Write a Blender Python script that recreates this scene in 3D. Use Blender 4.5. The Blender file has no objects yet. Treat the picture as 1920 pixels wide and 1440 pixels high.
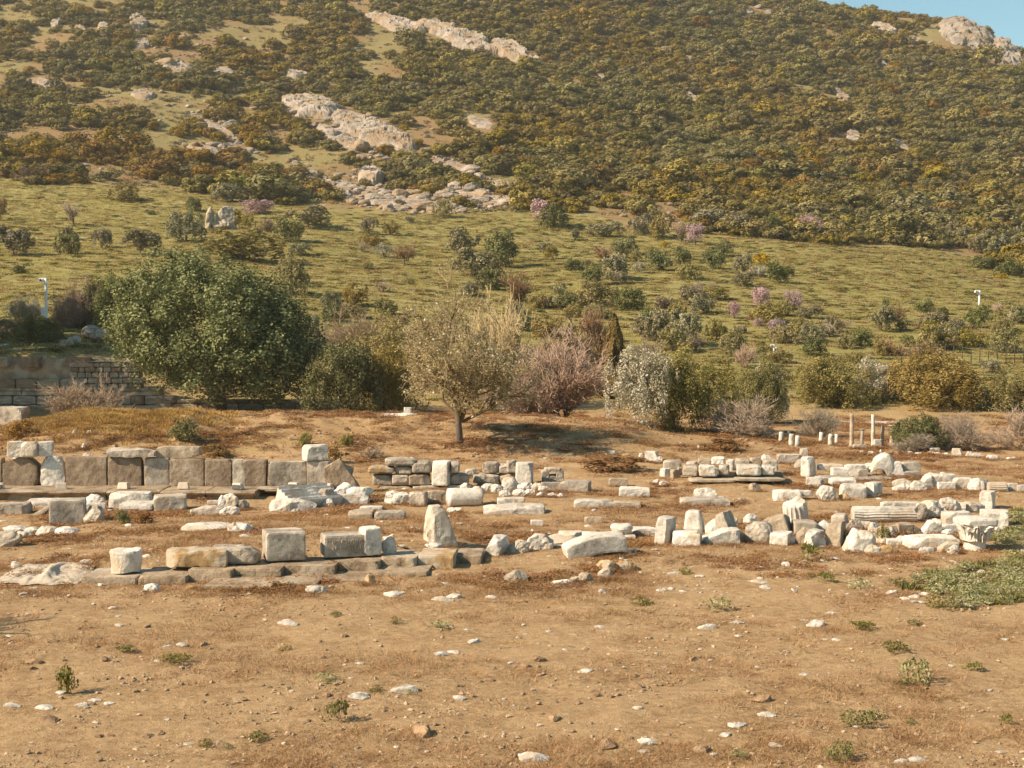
import bpy, math, random
import numpy as np
from mathutils import Vector, Matrix, Euler

# ------------------------------------------------------------------ camera, sky, sun, exposure
scene = bpy.context.scene
COL = scene.collection
F, CZ, HOR = 2667.0, 4.0, 600.0            # focal length in photo pixels, eye height, horizon row
PITCH = math.atan((720.0 - HOR) / F)
cam_d = bpy.data.cameras.new('camera')
cam_d.sensor_width = 36.0
cam_d.lens = 36.0 * F / 1920.0
cam_d.clip_start, cam_d.clip_end = 0.1, 6000.0
cam = bpy.data.objects.new('camera', cam_d)
cam.location = (0, 0, CZ)
cam.rotation_euler = (math.pi / 2 - PITCH, 0, 0)
COL.objects.link(cam)
scene.camera = cam

SUN_EL = math.radians(37.0)
SUN_AZ = math.radians(-110.0)              # compass style: 0 = +Y (view direction), negative = to the left; beyond -90 = behind the camera
world = bpy.data.worlds.new('World'); scene.world = world; world.use_nodes = True
wn = world.node_tree
bg = wn.nodes['Background']
sky = wn.nodes.new('ShaderNodeTexSky'); sky.sky_type = 'NISHITA'; sky.sun_disc = False
sky.sun_elevation = SUN_EL; sky.sun_rotation = SUN_AZ
sky.air_density = 1.0; sky.dust_density = 0.3; sky.ozone_density = 2.2
tint = wn.nodes.new('ShaderNodeMix'); tint.data_type = 'RGBA'; tint.blend_type = 'MULTIPLY'; tint.inputs[0].default_value = 1.0; tint.inputs[7].default_value = (0.80, 1.0, 0.86, 1)
wn.links.new(sky.outputs[0], tint.inputs[6]); wn.links.new(tint.outputs[2], bg.inputs[0]); bg.inputs[1].default_value = 0.085
sd = bpy.data.lights.new('sun', 'SUN'); sd.energy = 5.0; sd.angle = math.radians(0.6); sd.color = (1.0, 0.83, 0.62)
sun = bpy.data.objects.new('sun', sd); COL.objects.link(sun)
tosun = Vector((math.sin(SUN_AZ) * math.cos(SUN_EL), math.cos(SUN_AZ) * math.cos(SUN_EL), math.sin(SUN_EL)))
sun.rotation_euler = tosun.to_track_quat('Z', 'Y').to_euler()
sun.location = tosun * 100
vs = scene.view_settings
vs.view_transform = 'Standard'; vs.look = 'None'; vs.gamma = 1.0; vs.use_curve_mapping = False; vs.exposure = 0.95
scene.cycles.max_bounces = 5; scene.cycles.diffuse_bounces = 3; scene.cycles.glossy_bounces = 2
scene.cycles.transmission_bounces = 3; scene.cycles.transparent_max_bounces = 4

# ------------------------------------------------------------------ numeric helpers
_rs = np.random.RandomState(7)
_PERM = np.concatenate([_rs.permutation(256)] * 3)
_VAL = _rs.rand(256)
def vnoise(x, y, z=0.0):
    x, y, z = np.broadcast_arrays(np.asarray(x, float), np.asarray(y, float), np.asarray(z, float))
    xi, yi, zi = np.floor(x), np.floor(y), np.floor(z)
    fx, fy, fz = x - xi, y - yi, z - zi
    ux, uy, uz = (f * f * f * (f * (f * 6 - 15) + 10) for f in (fx, fy, fz))
    X, Y, Z = (a.astype(np.int64) & 255 for a in (xi, yi, zi))
    def h(i, j, k): return _VAL[_PERM[_PERM[_PERM[(X + i) & 255] + ((Y + j) & 255)] + ((Z + k) & 255)] & 255]
    a = h(0,0,0) * (1 - ux) + h(1,0,0) * ux; b = h(0,1,0) * (1 - ux) + h(1,1,0) * ux
    c = h(0,0,1) * (1 - ux) + h(1,0,1) * ux; d = h(0,1,1) * (1 - ux) + h(1,1,1) * ux
    return (a * (1 - uy) + b * uy) * (1 - uz) + (c * (1 - uy) + d * uy) * uz
def fbm(x, y, z=0.0, o=3):
    s, a, t = 0.0, 1.0, 0.0
    for i in range(o):
        s = s + a * vnoise(x * 2 ** i + 17.3 * i, y * 2 ** i + 5.1 * i, z * 2 ** i); t += a; a *= 0.5
    return s / t
def sst(a, b, x):
    t = np.clip((x - a) / (b - a), 0, 1); return t * t * (3 - 2 * t)

# ------------------------------------------------------------------ the lie of the land
PROF = {  # photo column: (distance, height) knots of the ground seen there
 -700: [(54,0),(59,2.4),(75,4.2),(100,8),(130,13),(160,19),(210,33),(250,47),(290,63),(330,82),(380,105),(430,128),(480,138),(560,110),(800,20)],
 0:    [(54,0),(58.4,0),(59.2,2.3),(66,3.2),(75,4.0),(100,7.0),(130,11.8),(160,17.8),(172,20.8),(210,30.8),(250,44.3),(290,60.5),(330,79.5),(380,102),(430,125),(480,135),(560,110),(800,20)],
 230:  [(54,0),(58.4,0),(59.2,2.0),(66,2.8),(80,4.1),(100,7.0),(130,11.6),(160,17.4),(176,20.6),(210,29.5),(250,43.5),(290,59.5),(330,79),(380,101),(430,125),(480,135),(560,110),(800,20)],
 480:  [(55,0),(62,0.6),(80,3.0),(100,6.4),(130,11.0),(160,16.4),(178,19.2),(215,28.6),(255,43),(295,59),(335,79),(380,101),(430,125),(480,135),(560,110),(800,20)],
 960:  [(56,0),(62,0.5),(80,2.2),(100,5.2),(130,9.8),(160,15),(175,17.8),(220,28.7),(260,43),(300,59),(340,78),(380,99.5),(430,122),(470,130),(560,100),(800,20)],
 1440: [(57,0),(62,0.5),(80,2.0),(100,4.8),(130,9.3),(150,12.4),(200,21.2),(250,34),(300,50.7),(350,70.3),(390,88),(425,102),(460,98),(540,70),(800,10)],
 1700: [(57,0),(62,0.4),(80,2.0),(100,4.6),(130,8.2),(150,10.8),(200,19.4),(250,31.8),(300,47.6),(350,66.5),(390,84.5),(404,86.5),(440,80),(520,50),(800,5)],
 1800: [(57,0),(62,0.4),(80,2.0),(100,4.5),(130,7.6),(150,10),(200,18.4),(250,30.6),(300,46),(350,66),(380,82),(394,86.5),(430,80),(520,45),(800,3)],
 1860: [(57,0),(62,0.4),(80,2.0),(100,4.4),(130,7.3),(150,9.6),(200,18),(250,30),(300,45.2),(350,64),(378,77),(390,80),(430,72),(520,40),(800,2)],
 1920: [(57,0),(62,0.4),(80,2.0),(100,4.4),(130,7.0),(150,9.2),(200,17.5),(250,29.3),(300,44.5),(350,61.7),(384,73),(396,74),(430,66),(520,35),(800,0)],
 2600: [(57,0),(62,0.4),(80,2.0),(100,4.0),(130,6.0),(150,8.0),(200,15),(250,25),(300,37),(350,47),(390,50),(430,44),(520,20),(800,0)],
}
_cx = sorted(PROF)
_yg = np.arange(0, 801, 0.5)
_ker = np.exp(-0.5 * (np.arange(-8, 9) / 2.2) ** 2); _ker /= _ker.sum()
_rows = []
for c in _cx:
    ys, zs = zip(*([(-50, 0)] + PROF[c]))
    z = np.interp(_yg, ys, zs)
    _rows.append(np.convolve(np.pad(z, 8, 'edge'), _ker, 'valid'))
_pg = np.arange(-700, 2601, 20.0)
_T = np.empty((len(_pg), len(_yg)))
_R = np.array(_rows)
for j in range(len(_yg)):
    _T[:, j] = np.interp(_pg, _cx, _R[:, j])
_k2 = np.exp(-0.5 * (np.arange(-8, 9) / 3.5) ** 2); _k2 /= _k2.sum()
_T = np.apply_along_axis(lambda v: np.convolve(np.pad(v, 8, 'edge'), _k2, 'valid'), 0, _T)
BERM_X = [-400, 0, 60, 150, 300, 360, 420, 560, 700, 790, 860, 960, 1150, 1250, 1350, 1450, 1520]
BERM_Z = [0.25, 0.28, 0.55, 0.84, 0.86, 0.90, 0.82, 0.86, 0.78, 0.70, 0.66, 0.66, 0.54, 0.26, 0.12, 0.05, 0.0]
def colpx(x, y): return 960 + F * x / np.maximum(y, 4.0)
def H(x, y):
    x = np.asarray(x, float); y = np.asarray(y, float)
    pc = np.clip(colpx(x, y), -699, 2599)
    a = (pc + 700) / 20.0; b = np.clip(y, 0, 799) / 0.5
    i = a.astype(int); j = b.astype(int); fa = a - i; fb = b - j
    z = (_T[i, j] * (1 - fa) + _T[i + 1, j] * fa) * (1 - fb) + (_T[i, j + 1] * (1 - fa) + _T[i + 1, j + 1] * fa) * fb
    # earth bank behind the ruins, with an eroded face
    bh = np.interp(pc, BERM_X, BERM_Z)
    wob = 1.6 * (fbm(x * 0.35, y * 0.1, 3.0) - 0.5)
    bm = sst(39.6 + wob, 45.8 + wob * 0.6, y) * (1 - 0.85 * sst(48.5, 52.5, y))
    z = z + bh * bm * (1 + 0.22 * (fbm(x * 0.8, y * 0.8, 9.0) - 0.5)) + 0.30 * bm * bh * (fbm(x * 1.6, y * 1.6, 1.0, 4) - 0.5)
    # spur of eroded earth at the left of the bank
    z = z + 0.30 * np.exp(-(((pc - 345) / 26) ** 2 + ((y - 44.0) / 1.5) ** 2))
    # ground held up behind the stone kerb
    yk = np.interp(pc, [-100, 150, 850, 905], [21.5, 21.6, 23.1, 23.6])
    z = z + np.interp(pc, [60, 200, 420, 780, 930], [0.0, 0.15, 0.23, 0.22, 0.0]) * sst(yk + .35, yk + .75, y) * (1 - sst(25.5, 30, y))
    # undulation
    near = 1 - sst(52, 70, y)
    z = z + near * (0.16 * (fbm(x * 0.16, y * 0.16, 4.0, 2) - 0.5) + 0.07 * (fbm(x * 0.9, y * 0.9, 2.0, 3) - 0.5))
    far = sst(75, 150, y)
    z = z + far * (2.6 * (fbm(x * 0.03, y * 0.03, 7.0, 2) - 0.5) + 0.7 * (fbm(x * 0.11, y * 0.11, 5.0, 2) - 0.5)) + 0.14 * sst(60, 85, y) * (fbm(x * 0.35, y * 0.35, 6.0, 2) - 0.5)
    return z
SP, CP = math.sin(PITCH), math.cos(PITCH)
def ray(px, py):
    dx = (px - 960) / F; dy = -(py - 720) / F
    return np.array([dx, CP + dy * SP, -SP + dy * CP])
def project(x, y, z):
    dz = z - CZ
    d = y * CP - dz * SP
    u = y * SP + dz * CP
    return 960 + F * x / d, 720 - F * u / d
_ts = np.exp(np.linspace(math.log(6.0), math.log(520.0), 430))
def Hsmooth(x, y):
    pc = np.clip(colpx(x, y), -699, 2599)
    a = (pc + 700) / 20.0; b = np.clip(y, 0, 799) / 0.5
    i = a.astype(int); j = b.astype(int); fa = a - i; fb = b - j
    z = (_T[i, j] * (1 - fa) + _T[i + 1, j] * fa) * (1 - fb) + (_T[i, j + 1] * (1 - fa) + _T[i + 1, j + 1] * fa) * fb
    return z + np.interp(pc, BERM_X, BERM_Z) * sst(39.6, 45.8, y) * (1 - 0.85 * sst(48.5, 52.5, y))
def _cross(g, ts):
    k = np.argmax(g < 0, 1); none = ~(g < 0).any(1); k = np.where(none, g.shape[1] - 1, np.maximum(k, 1))
    r = np.arange(len(k)); g0, g1, t0, t1 = g[r, k - 1], g[r, k], ts[r, k - 1], ts[r, k]
    return t0 + (t1 - t0) * np.clip(g0 / np.maximum(1e-9, g0 - g1), 0, 1)
def gp_many(px, py):
    """where the lines of sight through photo pixels meet the ground"""
    px = np.atleast_1d(np.asarray(px, float)); py = np.atleast_1d(np.asarray(py, float))
    dx = (px - 960) / F; dy = -(py - 720) / F
    r = np.stack([dx, CP + dy * SP, -SP + dy * CP], -1)
    ts = np.repeat(_ts[None], len(px), 0)
    t = _cross(r[:, 2:3] * ts + CZ - Hsmooth(r[:, 0:1] * ts, r[:, 1:2] * ts), ts)
    ts = t[:, None] * np.linspace(.90, 1.06, 34)[None]
    t = _cross(r[:, 2:3] * ts + CZ - H(r[:, 0:1] * ts, r[:, 1:2] * ts), ts)
    p = r * t[:, None]; p[:, 2] += CZ
    return p
def gp(px, py): return gp_many(px, py)[0]
def at(px, py, Y):
    r = ray(px, py); t = Y / r[1]
    return np.array([r[0] * t, Y, CZ + r[2] * t])

# ------------------------------------------------------------------ mesh and object helpers
def mesh_np(name, V, Q=None, T=None, mat=None, smooth=False, rnd=None):
    me = bpy.data.meshes.new(name)
    V = np.asarray(V, np.float32)
    nq = 0 if Q is None else len(Q); nt = 0 if T is None else len(T)
    me.vertices.add(len(V)); me.vertices.foreach_set('co', V.ravel())
    loops = []; starts = []; tot = []
    if nq: loops.append(np.asarray(Q, np.int32).ravel()); starts.append(np.arange(nq) * 4); tot.append(np.full(nq, 4))
    if nt: loops.append(np.asarray(T, np.int32).ravel()); starts.append(nq * 4 + np.arange(nt) * 3); tot.append(np.full(nt, 3))
    L = np.concatenate(loops)
    me.loops.add(len(L)); me.loops.foreach_set('vertex_index', L.astype(np.int32))
    me.polygons.add(nq + nt)
    me.polygons.foreach_set('loop_start', np.concatenate(starts).astype(np.int32))
    me.polygons.foreach_set('loop_total', np.concatenate(tot).astype(np.int32))
    me.polygons.foreach_set('use_smooth', np.full(nq + nt, bool(smooth)))
    if rnd is not None:
        a = me.attributes.new('rnd', 'FLOAT', 'FACE'); a.data.foreach_set('value', np.asarray(rnd, np.float32))
    me.update(calc_edges=True); me.validate()
    if mat: me.materials.append(mat)
    return me
def obj(name, data, parent=None, loc=(0, 0, 0), rot=(0, 0, 0), scale=(1, 1, 1)):
    o = bpy.data.objects.new(name, data); COL.objects.link(o)
    o.location = loc; o.rotation_euler = rot; o.scale = scale
    if parent is not None: o.parent = parent
    return o
def tag(o, label=None, cat=None, group=None, kind=None):
    if label: o['label'] = label
    if cat: o['category'] = cat
    if group: o['group'] = group
    if kind: o['kind'] = kind
    elif cat: o['kind'] = 'thing'
    return o
def empty(name, loc, label, cat, group=None, rz=0.0):
    o = bpy.data.objects.new(name, None); COL.objects.link(o)
    o.location = loc; o.rotation_euler = (0, 0, rz); o.empty_display_size = 0.2
    return tag(o, label, cat, group)
def copy_tree(o, parent=None):
    c = o.copy(); COL.objects.link(c)
    if parent is not None: c.parent = parent
    for ch in list(o.children): copy_tree(ch, c)
    return c

# ------------------------------------------------------------------ materials
def newmat(name):
    m = bpy.data.materials.new(name); m.use_nodes = True
    nt = m.node_tree; nt.nodes.clear()
    out = nt.nodes.new('ShaderNodeOutputMaterial')
    return m, nt, out
def N(nt, typ, ins=None, **props):
    n = nt.nodes.new(typ)
    for k, v in props.items(): setattr(n, k, v)
    if ins:
        for k, v in ins.items():
            s = n.inputs[k]
            if isinstance(v, bpy.types.NodeSocket): nt.links.new(v, s)
            else: s.default_value = v
    return n
def ramp(nt, fac, stops):
    n = nt.nodes.new('ShaderNodeValToRGB')
    cr = n.color_ramp
    while len(cr.elements) < len(stops): cr.elements.new(0.5)
    for e, (p, c) in zip(cr.elements, stops):
        e.position = p; e.color = (c[0], c[1], c[2], 1)
    nt.links.new(fac, n.inputs[0]); return n.outputs[0]
def mixc(nt, fac, a, b, mode='MIX'):
    n = nt.nodes.new('ShaderNodeMix'); n.data_type = 'RGBA'; n.blend_type = mode
    for s, v in ((n.inputs[0], fac), (n.inputs[6], a), (n.inputs[7], b)):
        if isinstance(v, bpy.types.NodeSocket): nt.links.new(v, s)
        elif isinstance(v, (int, float)): s.default_value = v
        else: s.default_value = (v[0], v[1], v[2], 1)
    return n.outputs[2]
def math_(nt, op, a, b=0.0):
    n = nt.nodes.new('ShaderNodeMath'); n.operation = op
    for s, v in ((n.inputs[0], a), (n.inputs[1], b)):
        if isinstance(v, bpy.types.NodeSocket): nt.links.new(v, s)
        else: s.default_value = v
    return n.outputs[0]
def noise(nt, vec, scale, detail=4.0, rough=0.6):
    return N(nt, 'ShaderNodeTexNoise', {'Vector': vec, 'Scale': scale, 'Detail': detail, 'Roughness': rough}).outputs[0]

def stone_mat(name, light, mid, dark, stain, bump=0.5, stain_at=0.62, fs=1.0):
    m, nt, out = newmat(name)
    tc = N(nt, 'ShaderNodeTexCoord').outputs['Object']
    rnd = N(nt, 'ShaderNodeObjectInfo').outputs['Random']
    off = N(nt, 'ShaderNodeVectorMath', {0: tc, 1: (1, 1, 1)}, operation='MULTIPLY').outputs[0]
    sh = N(nt, 'ShaderNodeCombineXYZ', {0: math_(nt, 'MULTIPLY', rnd, 61.0), 1: math_(nt, 'MULTIPLY', rnd, 23.0), 2: 0.0}).outputs[0]
    v = N(nt, 'ShaderNodeVectorMath', {0: off, 1: sh}, operation='ADD').outputs[0]
    n1 = noise(nt, v, 2.6 * fs, 6, 0.68)
    n2 = noise(nt, v, 17.0 * fs, 5, 0.7)
    c = ramp(nt, n1, [(0.38, dark), (0.475, mid), (0.56, light)])
    c = mixc(nt, 0.55, c, ramp(nt, n2, [(0.3, mid), (0.52, light), (0.75, light)]), 'MULTIPLY') if False else mixc(nt, 0.35, c, ramp(nt, n2, [(0.36, dark), (0.52, light)]))
    n3 = noise(nt, v, 1.3 * fs, 4, 0.6)
    st = ramp(nt, n3, [(stain_at - 0.08, (0, 0, 0)), (stain_at - 0.01, (1, 1, 1))])
    c = mixc(nt, math_(nt, 'MULTIPLY', st, 0.75), c, stain)
    pits = N(nt, 'ShaderNodeTexVoronoi', {'Vector': v, 'Scale': 26.0 * fs}, feature='F1').outputs['Distance']
    pit = ramp(nt, pits, [(0.10, (0.55, 0.5, 0.45)), (0.24, (1, 1, 1))])
    c = mixc(nt, 0.7, c, pit, 'MULTIPLY')
    val = math_(nt, 'ADD', math_(nt, 'MULTIPLY', rnd, 0.22), 0.89)
    c = N(nt, 'ShaderNodeHueSaturation', {'Color': c, 'Value': val}).outputs[0]
    hgt = math_(nt, 'ADD', math_(nt, 'MULTIPLY', n1, 0.6), math_(nt, 'MULTIPLY', n2, 0.4))
    hgt = math_(nt, 'ADD', hgt, math_(nt, 'MULTIPLY', math_(nt, 'MINIMUM', pits, 0.3), 0.5))
    bp = N(nt, 'ShaderNodeBump', {'Height': hgt, 'Strength': bump, 'Distance': 0.05}).outputs[0]
    b = N(nt, 'ShaderNodeBsdfPrincipled', {'Base Color': c, 'Roughness': 0.85, 'Normal': bp})
    b.inputs['Specular IOR Level'].default_value = 0.25
    nt.links.new(b.outputs[0], out.inputs[0])
    return m
def leaf_mat(name, cols, trans=0.25, hue=0.03, sat=0.15, val=0.35, loc_tint=None):
    m, nt, out = newmat(name)
    a = N(nt, 'ShaderNodeAttribute', attribute_name='rnd').outputs['Fac']
    k = len(cols)
    c = ramp(nt, a, [((i + 0.5) / k, cc) for i, cc in enumerate(cols)])
    oi = N(nt, 'ShaderNodeObjectInfo')
    if loc_tint:
        sc, stops, amt = loc_tint
        p = noise(nt, oi.outputs['Location'], sc, 2, 0.5)
        c2 = math_(nt, 'ADD', math_(nt, 'MULTIPLY', p, 0.8), math_(nt, 'MULTIPLY', oi.outputs['Random'], 0.2))
        tint = ramp(nt, c2, stops)
        c = mixc(nt, amt, c, mixc(nt, 1.0, c, tint, 'MULTIPLY'))
    r = oi.outputs['Random']
    h = math_(nt, 'ADD', math_(nt, 'MULTIPLY', r, hue), 0.5 - hue / 2)
    s = math_(nt, 'ADD', math_(nt, 'MULTIPLY', math_(nt, 'FRACT', math_(nt, 'MULTIPLY', r, 7.31)), sat), 1 - sat / 2)
    v = math_(nt, 'ADD', math_(nt, 'MULTIPLY', math_(nt, 'FRACT', math_(nt, 'MULTIPLY', r, 13.7)), val), 1 - val / 2)
    c = N(nt, 'ShaderNodeHueSaturation', {'Hue': h, 'Saturation': s, 'Value': v, 'Color': c}).outputs[0]
    d = N(nt, 'ShaderNodeBsdfDiffuse', {'Color': c}).outputs[0]
    t = N(nt, 'ShaderNodeBsdfTranslucent', {'Color': c}).outputs[0]
    mx = N(nt, 'ShaderNodeMixShader', {0: trans, 1: d, 2: t}).outputs[0]
    nt.links.new(mx, out.inputs[0]); return m
def plain_mat(name, col, rough=0.7, metal=0.0, var=0.25, scale=8.0, bump=0.0):
    m, nt, out = newmat(name)
    tc = N(nt, 'ShaderNodeTexCoord').outputs['Object']
    n = noise(nt, tc, scale, 5, 0.65)
    lo = tuple(x * (1 - var) for x in col); hi = tuple(min(1, x * (1 + var)) for x in col)
    c = ramp(nt, n, [(0.3, lo), (0.7, hi)])
    b = N(nt, 'ShaderNodeBsdfPrincipled', {'Base Color': c, 'Roughness': rough, 'Metallic': metal})
    if bump: nt.links.new(N(nt, 'ShaderNodeBump', {'Height': n, 'Strength': bump, 'Distance': 0.03}).outputs[0], b.inputs['Normal'])
    nt.links.new(b.outputs[0], out.inputs[0]); return m

M = {}
M['w'] = stone_mat('white_marble', (0.655, 0.595, 0.515), (0.54, 0.48, 0.405), (0.28, 0.24, 0.195), (0.40, 0.30, 0.20), 0.65, 0.62)
M['g'] = stone_mat('grey_weathered_marble', (0.41, 0.345, 0.275), (0.30, 0.245, 0.19), (0.17, 0.135, 0.10), (0.50, 0.425, 0.335), 0.8, 0.60)
M['t'] = stone_mat('tan_limestone', (0.420, 0.336, 0.244), (0.319, 0.244, 0.168), (0.210, 0.151, 0.101), (0.454, 0.395, 0.319), 0.7, 0.62)
M['o'] = stone_mat('ochre_limestone', (0.420, 0.277, 0.134), (0.336, 0.210, 0.092), (0.235, 0.143, 0.067), (0.470, 0.403, 0.319), 0.6, 0.58)
M['slab'] = stone_mat('brownish_marble_slab', (0.30, 0.225, 0.155), (0.235, 0.165, 0.11), (0.15, 0.10, 0.066), (0.44, 0.365, 0.285), 1.0, 0.66, 0.8)
M['rock'] = stone_mat('hill_limestone', (0.36, 0.30, 0.245), (0.27, 0.22, 0.17), (0.12, 0.092, 0.066), (0.25, 0.165, 0.09), 1.0, 0.58, 0.22)
M['clod'] = stone_mat('earthy_stone', (0.36, 0.235, 0.135), (0.28, 0.175, 0.095), (0.17, 0.10, 0.052), (0.40, 0.29, 0.18), 0.7, 0.66)
M['k'] = stone_mat('earth_stained_stone', (0.36, 0.27, 0.18), (0.26, 0.185, 0.115), (0.14, 0.095, 0.058), (0.42, 0.34, 0.25), 1.0, 0.62)
M['bark'] = plain_mat('bark', (0.12, 0.085, 0.06), 0.95, 0, 0.4, 14, 0.8)
M['bark_light'] = plain_mat('pale_bark', (0.22, 0.165, 0.12), 0.95, 0, 0.35, 14, 0.6)
M['white_paint'] = plain_mat('white_paint', (0.72, 0.72, 0.72), 0.5, 0, 0.06, 6)
M['metal'] = plain_mat('dark_metal', (0.05, 0.045, 0.04), 0.5, 0.4, 0.2, 9)
M['lamp_body'] = plain_mat('beige_lamp_body', (0.58, 0.47, 0.36), 0.6, 0, 0.15, 9)
M['glass'] = plain_mat('lamp_glass', (0.10, 0.09, 0.08), 0.15, 0, 0.1, 5)
M['tarp'] = plain_mat('pale_cloth', (0.42, 0.35, 0.265), 0.9, 0, 0.22, 5, 0.3)
# ------------------------------------------------------------------ terrain sheet
EDGE_X = [-700, 0, 300, 560, 650, 820, 1000, 1120, 1250, 1450, 1700, 1800, 1920, 2600]
EDGE_Y = [330, 338, 352, 385, 398, 402, 392, 412, 432, 446, 465, 482, 512, 560]
def forest_edge(px): return np.interp(px, EDGE_X, EDGE_Y)

def build_terrain():
    s = np.concatenate([np.linspace(-1.6, -0.46, 40)[:-1], np.linspace(-0.46, 0.46, 400), np.linspace(0.46, 1.6, 40)[1:]])
    y = np.concatenate([np.linspace(-9, 8, 20)[:-1], 8 * np.exp(np.linspace(0, math.log(700 / 8.0), 690))])
    S, Y = np.meshgrid(s, y)
    X = S * (Y + 12.0)
    Z = H(X, Y)
    # small scale relief of the trodden earth
    near = 1 - sst(40, 80, Y)
    Z = Z + near * 0.035 * (fbm(X * 4.5, Y * 4.5, 11.0, 3) - 0.5)
    V = np.stack([X, Y, Z], -1).reshape(-1, 3)
    nr, nc = S.shape
    idx = np.arange(nr * nc).reshape(nr, nc)
    Q = np.stack([idx[:-1, :-1], idx[:-1, 1:], idx[1:, 1:], idx[1:, :-1]], -1).reshape(-1, 4)
    me = mesh_np('ground', V, Q, smooth=True)
    # what grows or lies where: R green grass, G dry golden grass, B stony hill soil
    px, py = project(X, np.maximum(Y, 5.0), Z)
    e = forest_edge(px)
    n = fbm(X * 0.25, Y * 0.25, 21.0, 3) - 0.5
    hill = sst(56, 66, Y + 6 * n)
    forest = sst(-6, 12, (e - py) + 30 * n) * sst(80, 100, Y)
    grass = hill * (1 - forest)
    patch = sst(0.52, 0.62, fbm(X * 0.06, Y * 0.06, 31.0, 3))
    grass = grass + forest * 0.55 * patch
    gold = 0.4 * np.exp(-(((px - 210) / 160) ** 2 + ((Y - 46.5) / 2.2) ** 2)) + 0.25 * sst(0.5, 0.62, fbm(X * 0.35, Y * 0.35, 41.0, 3)) * (1 - hill) * sst(22, 34, Y)
    gold = gold + 0.35 * hill * (1 - sst(62, 74, Y)) + 0.3 * forest * (1 - patch)
    grn = 0.5 * np.exp(-(((px - 470) / 60) ** 2 + ((Y - 43.0) / 1.6) ** 2)) * (fbm(X * 1.2, Y * 1.2, 3.3) > 0.5)
    rightg = sst(0.0, 1.0, (px - 1640) / 200) * sst(60, 48, Y) * 0.0
    a = me.color_attributes.new('zone', 'FLOAT_COLOR', 'POINT')
    C = np.stack([np.clip(grass + grn + rightg, 0, 1), np.clip(gold, 0, 1), np.clip(forest, 0, 1), np.ones_like(grass)], -1)
    a.data.foreach_set('color', C.reshape(-1).astype(np.float32))
    m, nt, out = newmat('earth_and_grass')
    geo = N(nt, 'ShaderNodeNewGeometry').outputs['Position']
    z = N(nt, 'ShaderNodeSeparateColor', {0: N(nt, 'ShaderNodeAttribute', attribute_name='zone').outputs['Color']})
    R, G, B = z.outputs[0], z.outputs[1], z.outputs[2]
    n1 = noise(nt, geo, 0.55, 6, 0.62); n2 = noise(nt, geo, 9.0, 8, 0.74); n3 = noise(nt, geo, 55.0, 4, 0.75); n4 = noise(nt, geo, 1.5, 8, 0.74)
    dirt = ramp(nt, n2, [(0.30, (0.206, 0.123, 0.058)), (0.47, (0.392, 0.257, 0.134)), (0.60, (0.495, 0.333, 0.178)), (0.75, (0.576, 0.410, 0.236))])
    dirt = mixc(nt, ramp(nt, n1, [(0.42, (0, 0, 0)), (0.66, (0.6, 0.6, 0.6))]), dirt, (0.495, 0.333, 0.180))
    litter = ramp(nt, n4, [(0.50, (0, 0, 0)), (0.60, (1, 1, 1))])          # trodden straw and leaf litter
    dirt = mixc(nt, math_(nt, 'MULTIPLY', litter, 0.5), dirt, mixc(nt, n3, (0.157, 0.080, 0.035), (0.454, 0.277, 0.128)))
    dirt = mixc(nt, 0.8, dirt, ramp(nt, n3, [(0.34, (0.42, 0.36, 0.31)), (0.47, (1, 1, 1)), (0.60, (1, 1, 1)), (0.72, (1.35, 1.35, 1.35))]), 'MULTIPLY')
    gn = noise(nt, geo, 0.22, 5, 0.6); gn2 = noise(nt, geo, 2.2, 5, 0.7)
    grass_c = ramp(nt, gn2, [(0.30, (0.183, 0.161, 0.051)), (0.5, (0.243, 0.211, 0.070)), (0.72, (0.294, 0.252, 0.093))])
    grass_c = mixc(nt, ramp(nt, gn, [(0.42, (0, 0, 0)), (0.68, (1, 1, 1))]), grass_c, mixc(nt, gn2, (0.234, 0.196, 0.070), (0.328, 0.274, 0.120)))
    gold_c = mixc(nt, n2, (0.224, 0.124, 0.036), (0.400, 0.248, 0.096))
    soil = mixc(nt, gn2, (0.136, 0.092, 0.044), (0.256, 0.180, 0.100))
    c = mixc(nt, B, dirt, soil)
    c = mixc(nt, G, c, gold_c)
    c = mixc(nt, R, c, grass_c)
    hg = math_(nt, 'ADD', math_(nt, 'MULTIPLY', n2, 0.7), math_(nt, 'MULTIPLY', n3, 0.35))
    hg = math_(nt, 'ADD', hg, math_(nt, 'MULTIPLY', math_(nt, 'MULTIPLY', gn2, R), 1.6))
    bp = N(nt, 'ShaderNodeBump', {'Height': hg, 'Strength': 1.0, 'Distance': 0.06}).outputs[0]
    b = N(nt, 'ShaderNodeBsdfPrincipled', {'Base Color': c, 'Roughness': 0.95, 'Normal': bp})
    b.inputs['Specular IOR Level'].default_value = 0.1
    nt.links.new(b.outputs[0], out.inputs[0])
    me.materials.append(m)
    o = obj('ground', me); tag(o, 'bare brown earth rising into a green meadow and scrubby hillside', None, None, 'structure')
    return o
build_terrain()

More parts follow.
